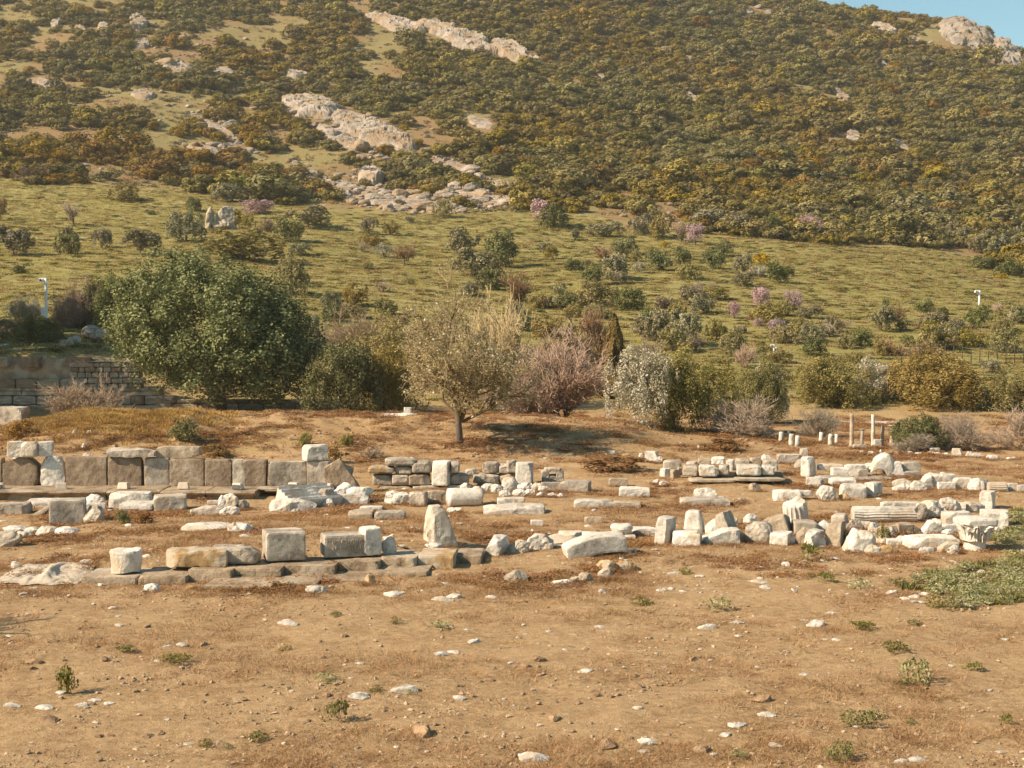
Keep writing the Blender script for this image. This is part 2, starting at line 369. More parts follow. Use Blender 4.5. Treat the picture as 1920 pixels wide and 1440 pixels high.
# ------------------------------------------------------------------ stones
_grids = {}
def box_grid(nx, ny, nz):
    k = (nx, ny, nz)
    if k in _grids: return _grids[k]
    pts = []; quads = []
    def face(nu, nv, fn, flip):
        b = len(pts)
        for j in range(nv + 1):
            for i in range(nu + 1): pts.append(fn(2 * i / nu - 1, 2 * j / nv - 1))
        for j in range(nv):
            for i in range(nu):
                q = [b + j * (nu + 1) + i, b + j * (nu + 1) + i + 1, b + (j + 1) * (nu + 1) + i + 1, b + (j + 1) * (nu + 1) + i]
                quads.append(q[::-1] if flip else q)
    face(nx, nz, lambda u, v: (u, -1, v), False); face(nx, nz, lambda u, v: (u, 1, v), True)
    face(ny, nz, lambda u, v: (1, u, v), False); face(ny, nz, lambda u, v: (-1, u, v), True)
    face(nx, ny, lambda u, v: (u, v, 1), False); face(nx, ny, lambda u, v: (u, v, -1), True)
    P = np.array(pts); r = np.round(P * 1e4).astype(int)
    _, first, inv = np.unique(r, axis=0, return_index=True, return_inverse=True)
    _grids[k] = (P[first], inv.reshape(-1)[np.array(quads)])
    return _grids[k]
def stone_mesh(w, d, h, seed, k=34, chips=6, chip=0.13, rough=0.03, taper=(1, 1), shift=(0, 0), bend=0.0, cuts=(), res=None, flute=0, drum=None, mat=None, low=0.32, smooth=False, name='stone'):
    """a block of stone w x d x h, base centred on the origin: worn edges, knocked-off corners, rough faces"""
    rs = np.random.RandomState(seed)
    m = max(w, d, h)
    n = res or 15
    f = lambda a: int(np.clip(round(n * a / m), 4, n))
    P, Q = box_grid(f(w), f(d), f(h))
    P = P.copy()
    P = P / (np.abs(P) ** k).sum(1)[:, None] ** (1.0 / k)
    S = np.array([w / 2, d / 2, h / 2])
    P = P * S
    for i in range(chips):
        nrm = rs.choice([-1, 1], 3) * (0.35 + rs.rand(3))
        if rs.rand() < 0.45: nrm[rs.randint(3)] *= 0.1
        nrm[2] = abs(nrm[2]) if rs.rand() < 0.75 else nrm[2]
        nrm = nrm / S; nrm /= np.linalg.norm(nrm)
        sup = np.max(P @ nrm); t = sup * (1 - chip * (0.35 + rs.rand()))
        P = P - np.maximum(0, P @ nrm - t)[:, None] * nrm
    for (nx, ny, nz, t) in cuts:                                     # plane cuts in units of the half size
        nrm = np.array([nx, ny, nz], float) / S; L = np.linalg.norm(nrm); nrm /= L
        P = P - np.maximum(0, P @ nrm - t / L)[:, None] * nrm
    u = (P[:, 2] + S[2]) / h
    P[:, 0] = P[:, 0] * (1 + (taper[0] - 1) * u) + shift[0] * u * w
    P[:, 1] = P[:, 1] * (1 + (taper[1] - 1) * u) + shift[1] * u * d
    if bend: P[:, 2] += bend * h * (1 - (P[:, 0] / S[0]) ** 2)
    o = rs.rand(3) * 50
    sc = 2.2 / m
    a = rough * m
    for j in range(3):
        q = P * sc + o + 13.7 * j
        q2 = P * sc * 4.2 + o + 3.1 * j
        P[:, j] += a * 2.2 * low * (vnoise(q[:, 0], q[:, 1], q[:, 2]) - 0.5) + a * (vnoise(q2[:, 0], q2[:, 1], q2[:, 2]) - 0.5)
    P[:, 2] += h / 2
    return mesh_np(name, P, Q, mat=mat, smooth=smooth)
def tube_mesh(path, radii, sides=10, flute=0, fdepth=0.07, rough=0.0, seed=0, mat=None, cap=True, brk=0.0, name='tube', smooth=True):
    path = np.asarray(path, float); radii = np.asarray(radii, float)
    rs = np.random.RandomState(seed)
    n = len(path); tang = np.gradient(path, axis=0); tang /= np.linalg.norm(tang, axis=1)[:, None] + 1e-9
    ref = np.array([0.31, 0.17, 0.93]) if abs(tang[0][2]) < 0.8 else np.array([0.0, -1.0, 0.05])
    A = np.cross(tang, ref); A /= np.linalg.norm(A, axis=1)[:, None]; B = np.cross(tang, A)
    th = np.linspace(0, 2 * math.pi, sides, endpoint=False)
    prof = np.ones(sides)
    if flute: prof = 1 - fdepth * np.abs(np.sin(th * flute / 2.0)) ** 0.7
    R = radii[:, None] * prof[None, :]
    V = path[:, None, :] + R[..., None] * (np.cos(th)[None, :, None] * A[:, None, :] + np.sin(th)[None, :, None] * B[:, None, :])
    V = V.reshape(-1, 3)
    if brk:
        e = (vnoise(V[:, 0] * 7 + seed, V[:, 1] * 7, V[:, 2] * 7) - 0.5)
        m = np.zeros((n, sides)); m[-1] = 1; m[-2] = 0.6; m = m.ravel()
        V += (e * brk * m)[:, None] * tang[-1]
    if rough:
        for j in range(3): V[:, j] += rough * (vnoise(V[:, 0] * 5 + 9 * j + seed, V[:, 1] * 5, V[:, 2] * 5) - 0.5)
    i = np.arange(n * sides).reshape(n, sides); i2 = np.roll(i, -1, 1)
    Q = np.stack([i[:-1], i2[:-1], i2[1:], i[1:]], -1).reshape(-1, 4)
    T = None
    if cap:
        c0, c1 = len(V), len(V) + 1
        V = np.vstack([V, V[:sides].mean(0), V[(n - 1) * sides:n * sides].mean(0)])
        T = np.vstack([np.stack([np.full(sides, c0), i2[0], i[0]], -1), np.stack([np.full(sides, c1), i[-1], i2[-1]], -1)])
    return mesh_np(name, V, Q, T, mat, smooth)
def lathe_mesh(prof, sides=28, mat=None, seed=0, rough=0.0, flute=0, fz=None, name='lathe'):
    r = np.array([p[0] for p in prof]); z = np.array([p[1] for p in prof])
    th = np.linspace(0, 2 * math.pi, sides, endpoint=False)
    R = np.repeat(r[:, None], sides, 1)
    if flute:
        msk = (z > fz[0]) & (z < fz[1])
        R[msk] *= 1 - 0.08 * np.abs(np.sin(th * flute / 2)) ** 0.7
    V = np.stack([R * np.cos(th), R * np.sin(th), np.repeat(z[:, None], sides, 1)], -1).reshape(-1, 3)
    if rough:
        for j in range(3): V[:, j] += rough * (vnoise(V[:, 0] * 6 + 9 * j + seed, V[:, 1] * 6, V[:, 2] * 6) - 0.5)
    n = len(prof); i = np.arange(n * sides).reshape(n, sides); i2 = np.roll(i, -1, 1)
    Q = np.stack([i[:-1], i2[:-1], i2[1:], i[1:]], -1).reshape(-1, 4)
    c0 = len(V); V = np.vstack([V, [0, 0, z[0]], [0, 0, z[-1]]])
    T = np.vstack([np.stack([np.full(sides, c0), i2[0], i[0]], -1), np.stack([np.full(sides, c0 + 1), i[-1], i2[-1]], -1)])
    return mesh_np(name, V, Q, T, mat, False)

_seed = [100]; BASES = []
def geom(x0, x1, top, bot, Y=None, dep=None, yaw=0.0, flat=False):
    """real size and place of something that the photo shows between these columns and rows"""
    cx = (x0 + x1) / 2
    p = gp(cx, bot) if Y is None else at(cx, bot, Y)
    s = F / p[1]
    W = (x1 - x0) / s
    d = dep if dep is not None else float(np.clip(0.75 * min(W, (bot - top) / s * 1.3), 0.12, 0.75))
    a = math.radians(abs(yaw))
    w = max(0.35 * W, (W - d * math.sin(a)) / math.cos(a))
    tan = (CZ - p[2]) / p[1]
    fy = d * math.cos(a) + w * math.sin(a)                            # depth of the footprint
    h = max((bot - top) / s - 0.6 * fy * tan, 0.4 * (bot - top) / s, 0.04) * 1.03
    return p, s, w, d, h, fy
def W_of(x0, x1, s): return (x1 - x0) / s
def blk(x0, x1, top, bot, label, tone='w', name='marble_block', cat='stone block', yaw=0.0, Y=None, dep=None, roll=0.0, tilt=0.0, sink=None, group=None, **kw):
    _seed[0] += 1
    p, s, w, d, h, fy = geom(x0, x1, top, bot, Y, dep, yaw)
    sk = (0.05 if Y is None else 0.004) if sink is None else sink
    if abs(float(H(p[0], p[1])) - p[2]) < .06: BASES.append((p[0], p[1], W_of(x0, x1, s), fy))
    kw.setdefault('rough', 0.022)
    me = stone_mesh(w, d, h + sk, _seed[0], mat=M[tone], name=name, **kw)
    o = obj(name, me, None, (p[0], p[1] + fy / 2, p[2] - sk), (math.radians(tilt), math.radians(roll), math.radians(yaw)))
    return tag(o, label, cat, group)
def rock(x0, x1, top, bot, label, tone='w', name='marble_rubble', cat='rock', **kw):
    kw.setdefault('k', 3.6); kw.setdefault('chips', 9); kw.setdefault('chip', 0.26); kw.setdefault('rough', 0.05); kw.setdefault('sink', 0.07)
    return blk(x0, x1, top, bot, label, tone, name, cat, **kw)
def lying(x0, x1, top, bot, label, tone='w', name='column_drum', cat='column drum', yaw=0.0, flute=0, Y=None, roll=0.0, brk=0.12, sides=None, r1=1.0, half=False):
    """a length of column lying on its side, seen side on"""
    _seed[0] += 1
    cx = (x0 + x1) / 2
    p = gp(cx, bot) if Y is None else at(cx, bot, Y)
    s = F / p[1]; r = (bot - top) / s / 2 * 0.97; L = (x1 - x0) / s / max(0.5, math.cos(math.radians(yaw))) - 2 * r * abs(math.sin(math.radians(yaw)))
    L = max(L, 0.3)
    xs = np.linspace(-L / 2, L / 2, 14)
    me = tube_mesh(np.stack([xs, 0 * xs, 0 * xs], -1), r * np.linspace(1, r1, 14) * np.where((np.arange(14) == 0) | (np.arange(14) == 13), 0.96, 1), sides or (flute * 4 if flute else 26), flute, 0.075, 0.02 + 0.02 * r, _seed[0], M[tone], True, brk, name, not flute)
    o = obj(name, me, None, (p[0], p[1] + r * 0.9, p[2] + r - 0.03), (0, math.radians(roll), math.radians(yaw)))
    return tag(o, label, cat)
# ------------------------------------------------------------------ walls and courses made of pieces
def piece(parent, x0, x1, top, bot, tone, name='stone', **kw):
    o = blk(x0, x1, top, bot, None, tone, name, None, **kw)
    o.parent = parent
    o.location = Vector(o.location) - parent.location
    return o
def group_root(name, px, py, Y, label, cat):
    p = at(px, py, Y); return empty(name, p, label, cat)

YW = 32.6
wall = group_root('slab_wall', 310, 912, YW, 'long row of upright brownish marble slabs forming a low wall', 'wall')
for x0, x1, top, tone, kw in [
    (-40, 3, 858, 'slab', {}), (4, 70, 857, 'slab', dict(cuts=[(1, 0, 1, 1.45)], chip=0.2)), (75, 121, 856, 'w', dict(chips=9, chip=0.25, rough=0.035)),
    (122, 200, 856, 'slab', {}), (201.5, 265, 857, 'slab', {}), (268, 316, 858, 'g', dict(yaw=7)), (317, 382.5, 860, 'slab', {}),
    (383.5, 434, 862, 'slab', dict(cuts=[(1, 0, 1, 1.75)])), (435.5, 462, 862, 'g', dict(taper=(0.72, 1), shift=(-0.12, 0))), (462, 498, 862, 'slab', dict(taper=(1.3, 1), shift=(-0.1, 0))),
    (500, 574, 865, 'g', dict(yaw=8, rough=0.012)), (575.5, 621, 864, 'g', {})]:
    kw = dict(kw); kw.setdefault('rough', 0.012); kw.setdefault('chips', 4); kw.setdefault('chip', 0.07)
    piece(wall, x0, x1, top, 913, tone, 'slab', Y=YW, dep=0.30, k=26, res=18, **kw)
bench = group_root('moulded_step', 240, 940, 31.6, 'low moulded stone step running along the foot of the slab wall', 'step')
def moulding(parent, x0, x1, top, bot, Y, depth, tone, name='moulding'):
    a = at(x0, bot, Y); b = at(x1, bot, Y); s = F / Y; hgt = (bot - top) / s
    L = b[0] - a[0]
    prof = [(0.06, 0), (0.06, 0.45), (0.02, 0.6), (-0.03, 0.72), (-0.045, 0.86), (-0.02, 0.97), (0.02, 1.0), (depth, 1.0), (depth, 0)]
    n = 24; V = []; xs = np.linspace(0, L, n)
    for x in xs:
        for (q, u) in prof:
            nn = 0.03 * (float(vnoise(x * 3 + x0, q * 9, u * 4)) - 0.5)
            V.append((x, q + nn, u * hgt + 0.02 * (float(vnoise(x * 2.1 + x0, q * 3, 5.0)) - 0.5)))
    k = len(prof); i = np.arange(n * k).reshape(n, k); i2 = np.roll(i, -1, 1)
    Q = list(np.stack([i[:-1], i[1:], i2[1:], i2[:-1]], -1).reshape(-1, 4))
    me = mesh_np(name, V, np.array(Q), np.array([(i[0, 0], i[0, j + 1], i[0, j]) for j in range(1, k - 1)] + [(i[-1, 0], i[-1, j], i[-1, j + 1]) for j in range(1, k - 1)]), M[tone])
    o = obj(name, me, parent, Vector((a[0], a[1], a[2])) - parent.location)
    return o
for x0, x1, t, b in [(-60, 199, 920, 941), (200, 300, 920, 941), (301, 385, 921, 941), (386, 478, 921.5, 941)]:
    moulding(bench, x0, x1, t, b, 31.6, 1.3, 'k')
foot = group_root('foundation_step', 560, 916, 32.3, 'low worn footing of pale stones under the right end of the slab wall', 'step')
for x0, x1 in [(480, 530), (531, 582), (583, 640)]:
    piece(foot, x0, x1, 911, 919, 't', 'stone', Y=32.1, dep=0.9)

blk(10, 40, 828, 857, 'pale broken block at the far left on top of the slab wall', 'w', Y=32.5, yaw=5, chips=8, dep=.35)
blk(34, 67, 828, 858, 'rough middle block of the three on the left end of the slab wall', 'w', Y=32.45, chips=12, chip=.22, k=7, dep=.35)
blk(66, 97, 828, 856, 'smooth right-hand block of the three on the left end of the slab wall', 'w', Y=32.6, yaw=12, dep=.35)
blk(197, 291, 839, 857, 'long grey rough-topped stone lying on the slab wall', 'g', Y=32.5, chips=12, chip=.2, rough=.03, dep=.4)
blk(291, 374, 837, 859, 'flat tan slab with a slanted right end lying on the slab wall', 't', Y=32.7, cuts=[(1, 0, -1, 1.6)], dep=.3)
blk(561, 614, 834, 864, 'pale chipped block on the right end of the slab wall', 'w', Y=32.5, yaw=14, chips=8, chip=.2, dep=.42)
blk(640, 688, 858, 934, 'big brown slab leaning left past the end of the slab wall', 'slab', 'leaning_slab', 'slab', Y=32.0, roll=-34, dep=.22, res=16, cuts=[(-1, 0, 1, 1.5)], sink=.1)
blk(626, 652, 872, 911, 'grey slab leaning behind the big tilted brown slab', 'g', 'leaning_slab', 'slab', Y=32.9, roll=18, dep=.2)

kerb = group_root('stone_kerb', 500, 1090, 22.6, 'worn two-course stone kerb running across behind the bare foreground', 'kerb')
def onk(py, z): return (CZ - z) * F / (py - HOR)          # distance at which a row of the photo lies at height z
for x0, x1, t, b, tone in [(150, 258, 1070, 1097, 't'), (258, 352, 1068, 1098, 'k')]:
    piece(kerb, x0 - 1.5, x1 + 2, t, b, tone, 'stone', dep=.9, rough=.013, chips=6, chip=.05, k=50, res=22, yaw=-3, sink=.1)
for x0, x1, t, b in [(380, 515, 1087, 1107), (516, 600, 1081, 1099), (601, 690, 1075, 1092), (691, 805, 1063, 1082)]:
    piece(kerb, x0 - 1.5, x1 + 2, t, b, 'k', 'stone', dep=.75, rough=.016, chips=6, chip=.07, k=40, res=22, yaw=-4, sink=.1)
for x0, x1, t, b, tone in [(352, 437, 1058, 1087, 'k'), (438, 530, 1054, 1083, 'k'), (531, 631, 1050, 1078, 'k'), (632, 713, 1043, 1071, 'k'), (714, 783, 1036, 1065, 'k'), (784, 853, 1032, 1062, 'o'), (854, 905, 1033, 1052, 'k')]:
    piece(kerb, x0 - 1.5, x1 + 2, t, b, tone, 'stone', Y=onk(b, .09), dep=.85, rough=.013, chips=6, chip=.05, k=50, res=22, yaw=-3, sink=.1)
def on(px, bot, Yt): return Yt
# things standing on the kerb
_seed[0] += 1
p = at(231, 1074, onk(1074, .17)); s = F / p[1]
dr = lathe_mesh([(0.222, 0), (0.226, .05), (0.222, .15), (0.232, .25), (0.236, .31), (0.225, .335), (0.17, .345), (.08, .348)], 26, M['w'], 5, 0.055)
tag(obj('column_drum', dr, None, (p[0], p[1] + .2, p[2] - .02)), 'short upright white column drum standing alone on the kerb', 'column drum')
blk(306, 425, 1027, 1062, 'long rough stone with an ochre left end lying on the kerb', 'o', 'long_stone', Y=onk(1062, .24), chips=10, chip=.2, rough=.03, dep=.5, res=18)
blk(388, 481, 1023, 1059, 'pale long rough stone between the ochre stone and the square block', 'g', 'long_stone', Y=onk(1059, .24), chips=10, chip=.18, rough=.03, dep=.5, k=8, res=18)
blk(480, 571, 992, 1053, 'large squared grey block with drilled holes standing on the kerb', 'g', Y=onk(1053, .26), yaw=17, dep=.55, k=30, chips=3, chip=.06, rough=.008, res=20)
ib = blk(592, 690, 998, 1046, 'block with a worn carved inscription on its front', 'g', 'inscribed_block', Y=onk(1046, .26), yaw=16, dep=.5, k=30, chips=3, chip=.07, rough=.008, res=20)
blk(668, 716, 987, 1043, 'upright pale slab with rounded top beside the inscribed block', 'w', 'upright_slab', Y=onk(1043, .26), yaw=24, dep=.3, k=9, chips=4, chip=.12)
rock(712, 744, 998, 1038, 'small broken wedge behind the upright slab on the kerb', 'w', Y=onk(1038, .25), cuts=[(-1, 0, -1, 1.2)])
bb = ib.data
xsb = [v.co.x for v in bb.vertices]; ysb = [v.co.y for v in bb.vertices]; zsb = [v.co.z for v in bb.vertices]
V = []; Q = []
rsx = random.Random(4)
wI, hI, yI = max(xsb), max(zsb), min(ysb)
for r_ in range(2):
    x = -wI * 0.62
    while x < wI * 0.82:
        dx = rsx.uniform(.016, .03); sl = rsx.uniform(-.012, .02); z0 = hI * (0.62 - 0.27 * r_); z1 = z0 + hI * rsx.uniform(.12, .19)
        b = len(V)
        for (xx, zz) in ((x, z0), (x + dx * .5, z0), (x + dx * .5 + sl, z1), (x + sl, z1)):
            V += [(xx, yI - .012, zz), (xx, yI + .03, zz)]
        Q += [(b, b + 2, b + 4, b + 6), (b, b + 1, b + 3, b + 2), (b + 2, b + 3, b + 5, b + 4), (b + 4, b + 5, b + 7, b + 6), (b + 6, b + 7, b + 1, b)]
        x += dx + rsx.uniform(.006, .018)
obj('inscription', mesh_np('inscription', V, np.array(Q), mat=M['g']), ib)
blk(786, 862, 946, 1024, 'tall tapering weathered block standing by itself', 'g', 'tapered_block', yaw=20, dep=.6, taper=(.46, .6), shift=(-.18, 0), k=14, chips=6, chip=.14, rough=.02, res=18)
rock(792, 828, 1017, 1030, 'small white rocks at the foot of the tall tapering block', 'w', dep=.2)

# left group in front of the moulded step
blk(-20, 48, 942, 965, 'low grey slab at the left edge in front of the step', 'g', yaw=4, dep=.5)
blk(44, 112, 936, 962, 'pale flat slab behind the leaning plank of stone', 'w', 'slab', 'slab', dep=.6, Y=30.6)
blk(46, 112, 953, 964, 'thin stone plank leaning up against the squared block at left', 't', 'stone_plank', 'slab', Y=29.2, roll=-31, dep=.35, k=20, chip=.06)
blk(80, 156, 935, 986, 'squared grey block with a sunlit left edge, left of the small green bush', 'g', yaw=14, dep=.5, k=26, chips=3, chip=.06, rough=.01, res=18)
rock(153, 194, 927, 950, 'round white boulder in front of the moulded step', 'w', k=2.8)
blk(156, 197, 943, 957, 'flat pale slab beneath the round white boulder', 'w', 'slab', 'slab')
blk(196, 279, 922, 953, 'wide pale block with scooped top in front of the step', 'w', yaw=8, chips=10, chip=.16, dep=.55)
rock(154, 190, 948, 980, 'dark weathered stump of stone beside the squared block', 'g', k=4)
blk(219, 292, 940, 958, 'pale overhanging moulded slab above a narrower stone foot', 'w', 'moulded_slab', 'slab', Y=29.6, yaw=-6, dep=.7, k=20, chip=.06, cuts=[(1, 0, -1, 1.55)])
blk(238, 288, 955, 974, 'dark stone foot beneath the overhanging moulded slab', 'g', Y=29.65, dep=.45)
blk(278, 347, 927, 958, 'pale squared block at the right of the overhanging slab', 'w', yaw=12, dep=.5, k=20, chip=.09)
blk(354, 417, 948, 967, 'low rough grey stone beside the knobbly double lump', 'g', chips=10, chip=.2, rough=.035)
rock(407, 446, 926, 952, 'knobbly pale lump balanced on a lower stone', 'w', 'stone_lump', Y=30.0, rough=.08, k=3)
rock(410, 448, 949, 967, 'pale lower stone carrying the knobbly lump', 'w', 'stone_lump', rough=.06)
rock(444, 466, 937, 955, 'small grey stone right of the knobbly double lump', 'g')
blk(388, 411, 938, 948, 'small flat white stone left of the knobbly lump', 'w', Y=30.8)
blk(331, 426, 981, 996, 'flat pale oval slab set in the bare ground', 'w', 'paving_slab', 'slab', dep=.9, k=3.2, chips=2, sink=.05)
rock(424, 470, 979, 997, 'flat broken pale stones beside the oval slab', 'w', dep=.6, rough=.08)
rock(-25, 36, 995, 1025, 'large pale jagged rock at the left edge of the clearing', 'g', rough=.07)
for i, (a, b, t, c) in enumerate([(-10, 45, 985, 998), (36, 70, 986, 1001), (62, 104, 985, 1004), (96, 141, 988, 1003), (20, 55, 996, 1008)]):
    rock(a, b, t, c, 'low pale cobbles in the rubble strip at the left edge', 'w', 'cobble', 'rock', group='rubble strip at the left edge', dep=.5)

# fluted and fallen pieces right of the leaning slab
_p = gp(560, 955)
fl = np.array([[x, y] for x in np.linspace(-.62, .62, 49) for y in (-.32, .32)])
V = []; xs = np.linspace(-.34, .34, 49); ys = np.linspace(-.62, .62, 9)
for yv in ys:
    for i, xv in enumerate(xs):
        V.append((xv, yv, .30 - .055 * abs(math.sin(math.pi * 5 * (xv + .34) / .68)) + .03 * (float(vnoise(xv * 6, yv * 6, 2)) - .5)))
nb = len(V)
for yv in ys:
    for xv in xs: V.append((xv, yv, 0.0))
nx_, ny_ = len(xs), len(ys)
Q = []
for j in range(ny_ - 1):
    for i in range(nx_ - 1):
        a = j * nx_ + i; Q.append((a, a + 1, a + nx_ + 1, a + nx_)); Q.append((nb + a, nb + a + nx_, nb + a + nx_ + 1, nb + a + 1))
for j in range(ny_ - 1):
    a = j * nx_; Q.append((a, a + nx_, nb + a + nx_, nb + a)); a += nx_ - 1; Q.append((a, nb + a, nb + a + nx_, a + nx_))
for i in range(nx_ - 1):
    a = i; Q.append((a, nb + a, nb + a + 1, a + 1)); a += (ny_ - 1) * nx_; Q.append((a, a + 1, nb + a + 1, nb + a))
o = obj('fluted_slab', mesh_np('fluted_slab', V, np.array(Q), mat=M['w']), None, (_p[0] + .12, _p[1] + .55, _p[2] + .04), (0, math.radians(22), math.radians(-50)))
tag(o, 'tilted slab with deep flutes right of the moulded step', 'slab')
rock(503, 592, 934, 960, 'rough pale rock in front of the tilted fluted slab', 'w', dep=.5, rough=.05)
rock(590, 625, 916, 948, 'grey broken rock at the right end of the fluted slab', 'g')
blk(630, 690, 926, 947, 'small white block with stacked grooves near the leaning slab', 'w', 'grooved_block', rough=.03, chips=8, chip=.16, dep=.35)
rock(624, 668, 905, 926, 'pale pointed stone at the foot of the leaning slab', 'w', Y=31.4)
rock(648, 700, 912, 932, 'broken pale stones jammed under the leaning slab', 'w', Y=31.2)
rock(603, 627, 935, 950, 'small white fragment behind the grooved block', 'w')

# rubble wall in the middle
YG = 33.6
rw = group_root('rubble_wall', 785, 912, YG, 'short dry-stone wall of grey blocks with one white upright', 'wall')
for x0, x1, t, b, tone in [(721, 780, 858, 873, 'g'), (690, 739, 873, 888, 'o'), (740, 772, 873, 889, 'g'), (772, 809, 863, 887, 'g'), (845, 861, 865, 887, 'g'),
                           (698, 735, 888, 910, 'g'), (735, 766, 888, 910, 'g'), (766, 806, 887, 910, 't'), (843, 879, 887, 909, 'g'), (710, 771, 910, 923, 't'), (772, 830, 909, 920, 'g'), (831, 884, 908, 919, 'g')]:
    piece(rw, x0, x1, t, b, tone, 'stone', Y=YG + random.Random(x0).uniform(-.08, .1), dep=.45, rough=.035, chips=7, chip=.14, k=9)
piece(rw, 808, 847, 864, 911, 'w', 'upright_stone', Y=YG - .15, dep=.42, yaw=-14, rough=.014, taper=(.96, 1))
rw2 = group_root('rubble_wall', 935, 908, 34.2, 'ruined corner of grey stones beside a wide white upright', 'wall')
for x0, x1, t, b, tone in [(905, 937, 866, 888, 'g'), (935, 957, 869, 888, 'g'), (950, 969, 863, 887, 'g'), (886, 935, 888, 907, 'g'), (934, 967, 887, 908, 't'), (872, 892, 879, 892, 't')]:
    piece(rw2, x0, x1, t, b, tone, 'stone', Y=34.2 + random.Random(x0).uniform(-.1, .1), dep=.45, rough=.04, chips=8, chip=.16, k=8)
piece(rw2, 966, 1001, 867, 908, 'w', 'upright_stone', Y=34.0, dep=.4, yaw=-10, rough=.02)
rw3 = group_root('stone_niche', 1035, 905, 34.6, 'tiny box-like niche built of four small grey stones', 'niche')
for x0, x1, t, b in [(1015, 1030, 882, 905), (1030, 1046, 890, 906), (1043, 1057, 881, 903), (1021, 1050, 877, 884)]:
    piece(rw3, x0, x1, t, b, 'g', 'stone', Y=34.6, dep=.4, rough=.04, chips=6, chip=.15)
blk(1049, 1111, 901, 923, 'long grey rough block on the ground below the small niche', 'g', chips=8, chip=.12, rough=.03, yaw=-12, dep=.45)
blk(1014, 1052, 904, 919, 'grey slab beside the long rough block below the niche', 'g')
rock(940, 970, 894, 922, 'egg-shaped white stone standing before the ruined corner', 'w', k=2.6, chips=4, chip=.1, rough=.03)
for i, (a, b, t, c) in enumerate([(970, 1000, 905, 919), (996, 1022, 905, 920), (880, 905, 912, 925), (902, 925, 905, 921), (920, 944, 908, 924), (935, 962, 920, 932), (960, 985, 917, 930), (984, 1003, 916, 928), (1005, 1024, 922, 931), (1026, 1045, 922, 931), (1044, 1061, 925, 932), (862, 884, 905, 922), (1010, 1032, 911, 922)]):
    rock(a, b, t, c, 'pale broken rubble heaped before the ruined corner', 'w', 'rubble_stone', 'rock', group='rubble before the ruined corner', rough=.07)
rock(720, 772, 920, 946, 'rough white rock at the left of the low block row', 'w', rough=.06)
blk(766, 801, 922, 949, 'grey middle block of the low row left of the smooth drum', 'g', yaw=-12)
blk(798, 838, 920, 944, 'flat-topped tan block touching the smooth fallen drum', 't')
lying(835, 908, 913, 950, 'smooth cream column drum lying on its side with broken bottom edge', 'w', yaw=12, brk=.2)
blk(905, 1022, 945, 964, 'wide flat pale slab with ragged edge carrying a smaller slab', 'w', 'slab', 'slab', dep=.8, chips=10, chip=.2, rough=.03)
blk(932, 984, 933, 949, 'smaller slab lying on the wide flat slab', 'w', 'slab', 'slab', Y=30.3, dep=.4)
blk(652, 698, 956, 973, 'left of two low flat stones in the middle clearing', 't', 'slab', 'slab', dep=.5)
blk(702, 758, 958, 974, 'right of two low flat stones in the middle clearing', 'g', 'slab', 'slab', dep=.5)
blk(673, 717, 949, 958, 'thin white flat stone behind the two low flat stones', 'w', 'slab', 'slab', dep=.3)
rock(838, 866, 951, 961, 'half-buried pale stone below the smooth fallen drum', 'w')
blk(1076, 1152, 936, 952, 'long low white broken slab in the open ground', 'w', 'slab', 'slab', chips=9, chip=.2, yaw=-6, dep=.5)
blk(1138, 1202, 940, 952, 'narrow pale slab end to end with the low white broken slab', 't', 'slab', 'slab', dep=.35)
blk(1162, 1219, 913, 932, 'rough white block alone below the stone ledge', 'w', chips=8, chip=.14, rough=.03)
blk(1142, 1177, 897, 912, 'faint tan block left of the stone ledge', 't', chips=8)
rock(1224, 1237, 898, 908, 'small upper stone of two left of the ledge', 'w'); rock(1236, 1254, 902, 911, 'small lower stone of two left of the ledge', 'w')
blk(995, 1019, 975, 986, 'small square stone sunk in the middle ground', 'w'); blk(1096, 1129, 969, 981, 'small low slab sunk in the ground right of centre', 't')

# front middle fragments
blk(906, 948, 1003, 1042, 'tilted angular white block at the right end of the kerb', 'w', yaw=-20, roll=18, tilt=8, chips=6, chip=.2, dep=.4, sink=.08)
rock(946, 993, 1012, 1038, 'rough carved fragment with dark hollows beside the tilted white block', 'g', 'carved_fragment', rough=.10, k=4)
rock(988, 1037, 1001, 1031, 'carved white moulding fragment in the middle', 'w', 'carved_fragment', rough=.08, k=4)
_p = gp(1050, 1024)
tag(obj('moulded_disc', lathe_mesh([(.30, 0), (.34, .04), (.31, .07), (.27, .09), (.29, .11), (.24, .14), (.1, .15)], 30, M['w'], 3, .03), None, (_p[0], _p[1] + .28, _p[2] - .02), (math.radians(8), math.radians(-5), 0)), 'round moulded white column base lying flat', 'column base')
for a, b, t, c, l in [(1048, 1092, 996, 1019, 'left thin broken white slab behind the curved beam'), (1088, 1130, 998, 1016, 'middle thin broken white slab behind the curved beam'), (1126, 1168, 997, 1010, 'right thin white slab behind the curved beam')]:
    blk(a, b, t, c, l, 'w', 'slab_fragment', 'slab', chips=8, chip=.2, dep=.35)
blk(1058, 1182, 1010, 1047, 'curved pale architrave beam lying tilted on the earth', 'w', 'curved_beam', 'beam', yaw=9, roll=-11, dep=.42, bend=.26, k=26, chips=4, chip=.08, rough=.008, res=26, sink=.03)
blk(1156, 1192, 1002, 1022, 'small pale plinth under the carved capital in the middle', 'w', Y=25.6, dep=.3)
_p = at(1167, 1006, 25.75)
cp = lathe_mesh([(.10, 0), (.14, .02), (.15, .06), (.19, .11), (.215, .15), (.20, .19), (.17, .215), (.10, .225)], 28, M['w'], 8, .06)
tag(obj('small_capital', cp, None, (_p[0], _p[1] + .15, _p[2] - .01)), 'small weathered capital on a plinth at the end of the curved beam', 'capital')
blk(1186, 1232, 989, 1003, 'flat pale slab left of the leaning corner block', 'w', 'slab', 'slab', dep=.4)
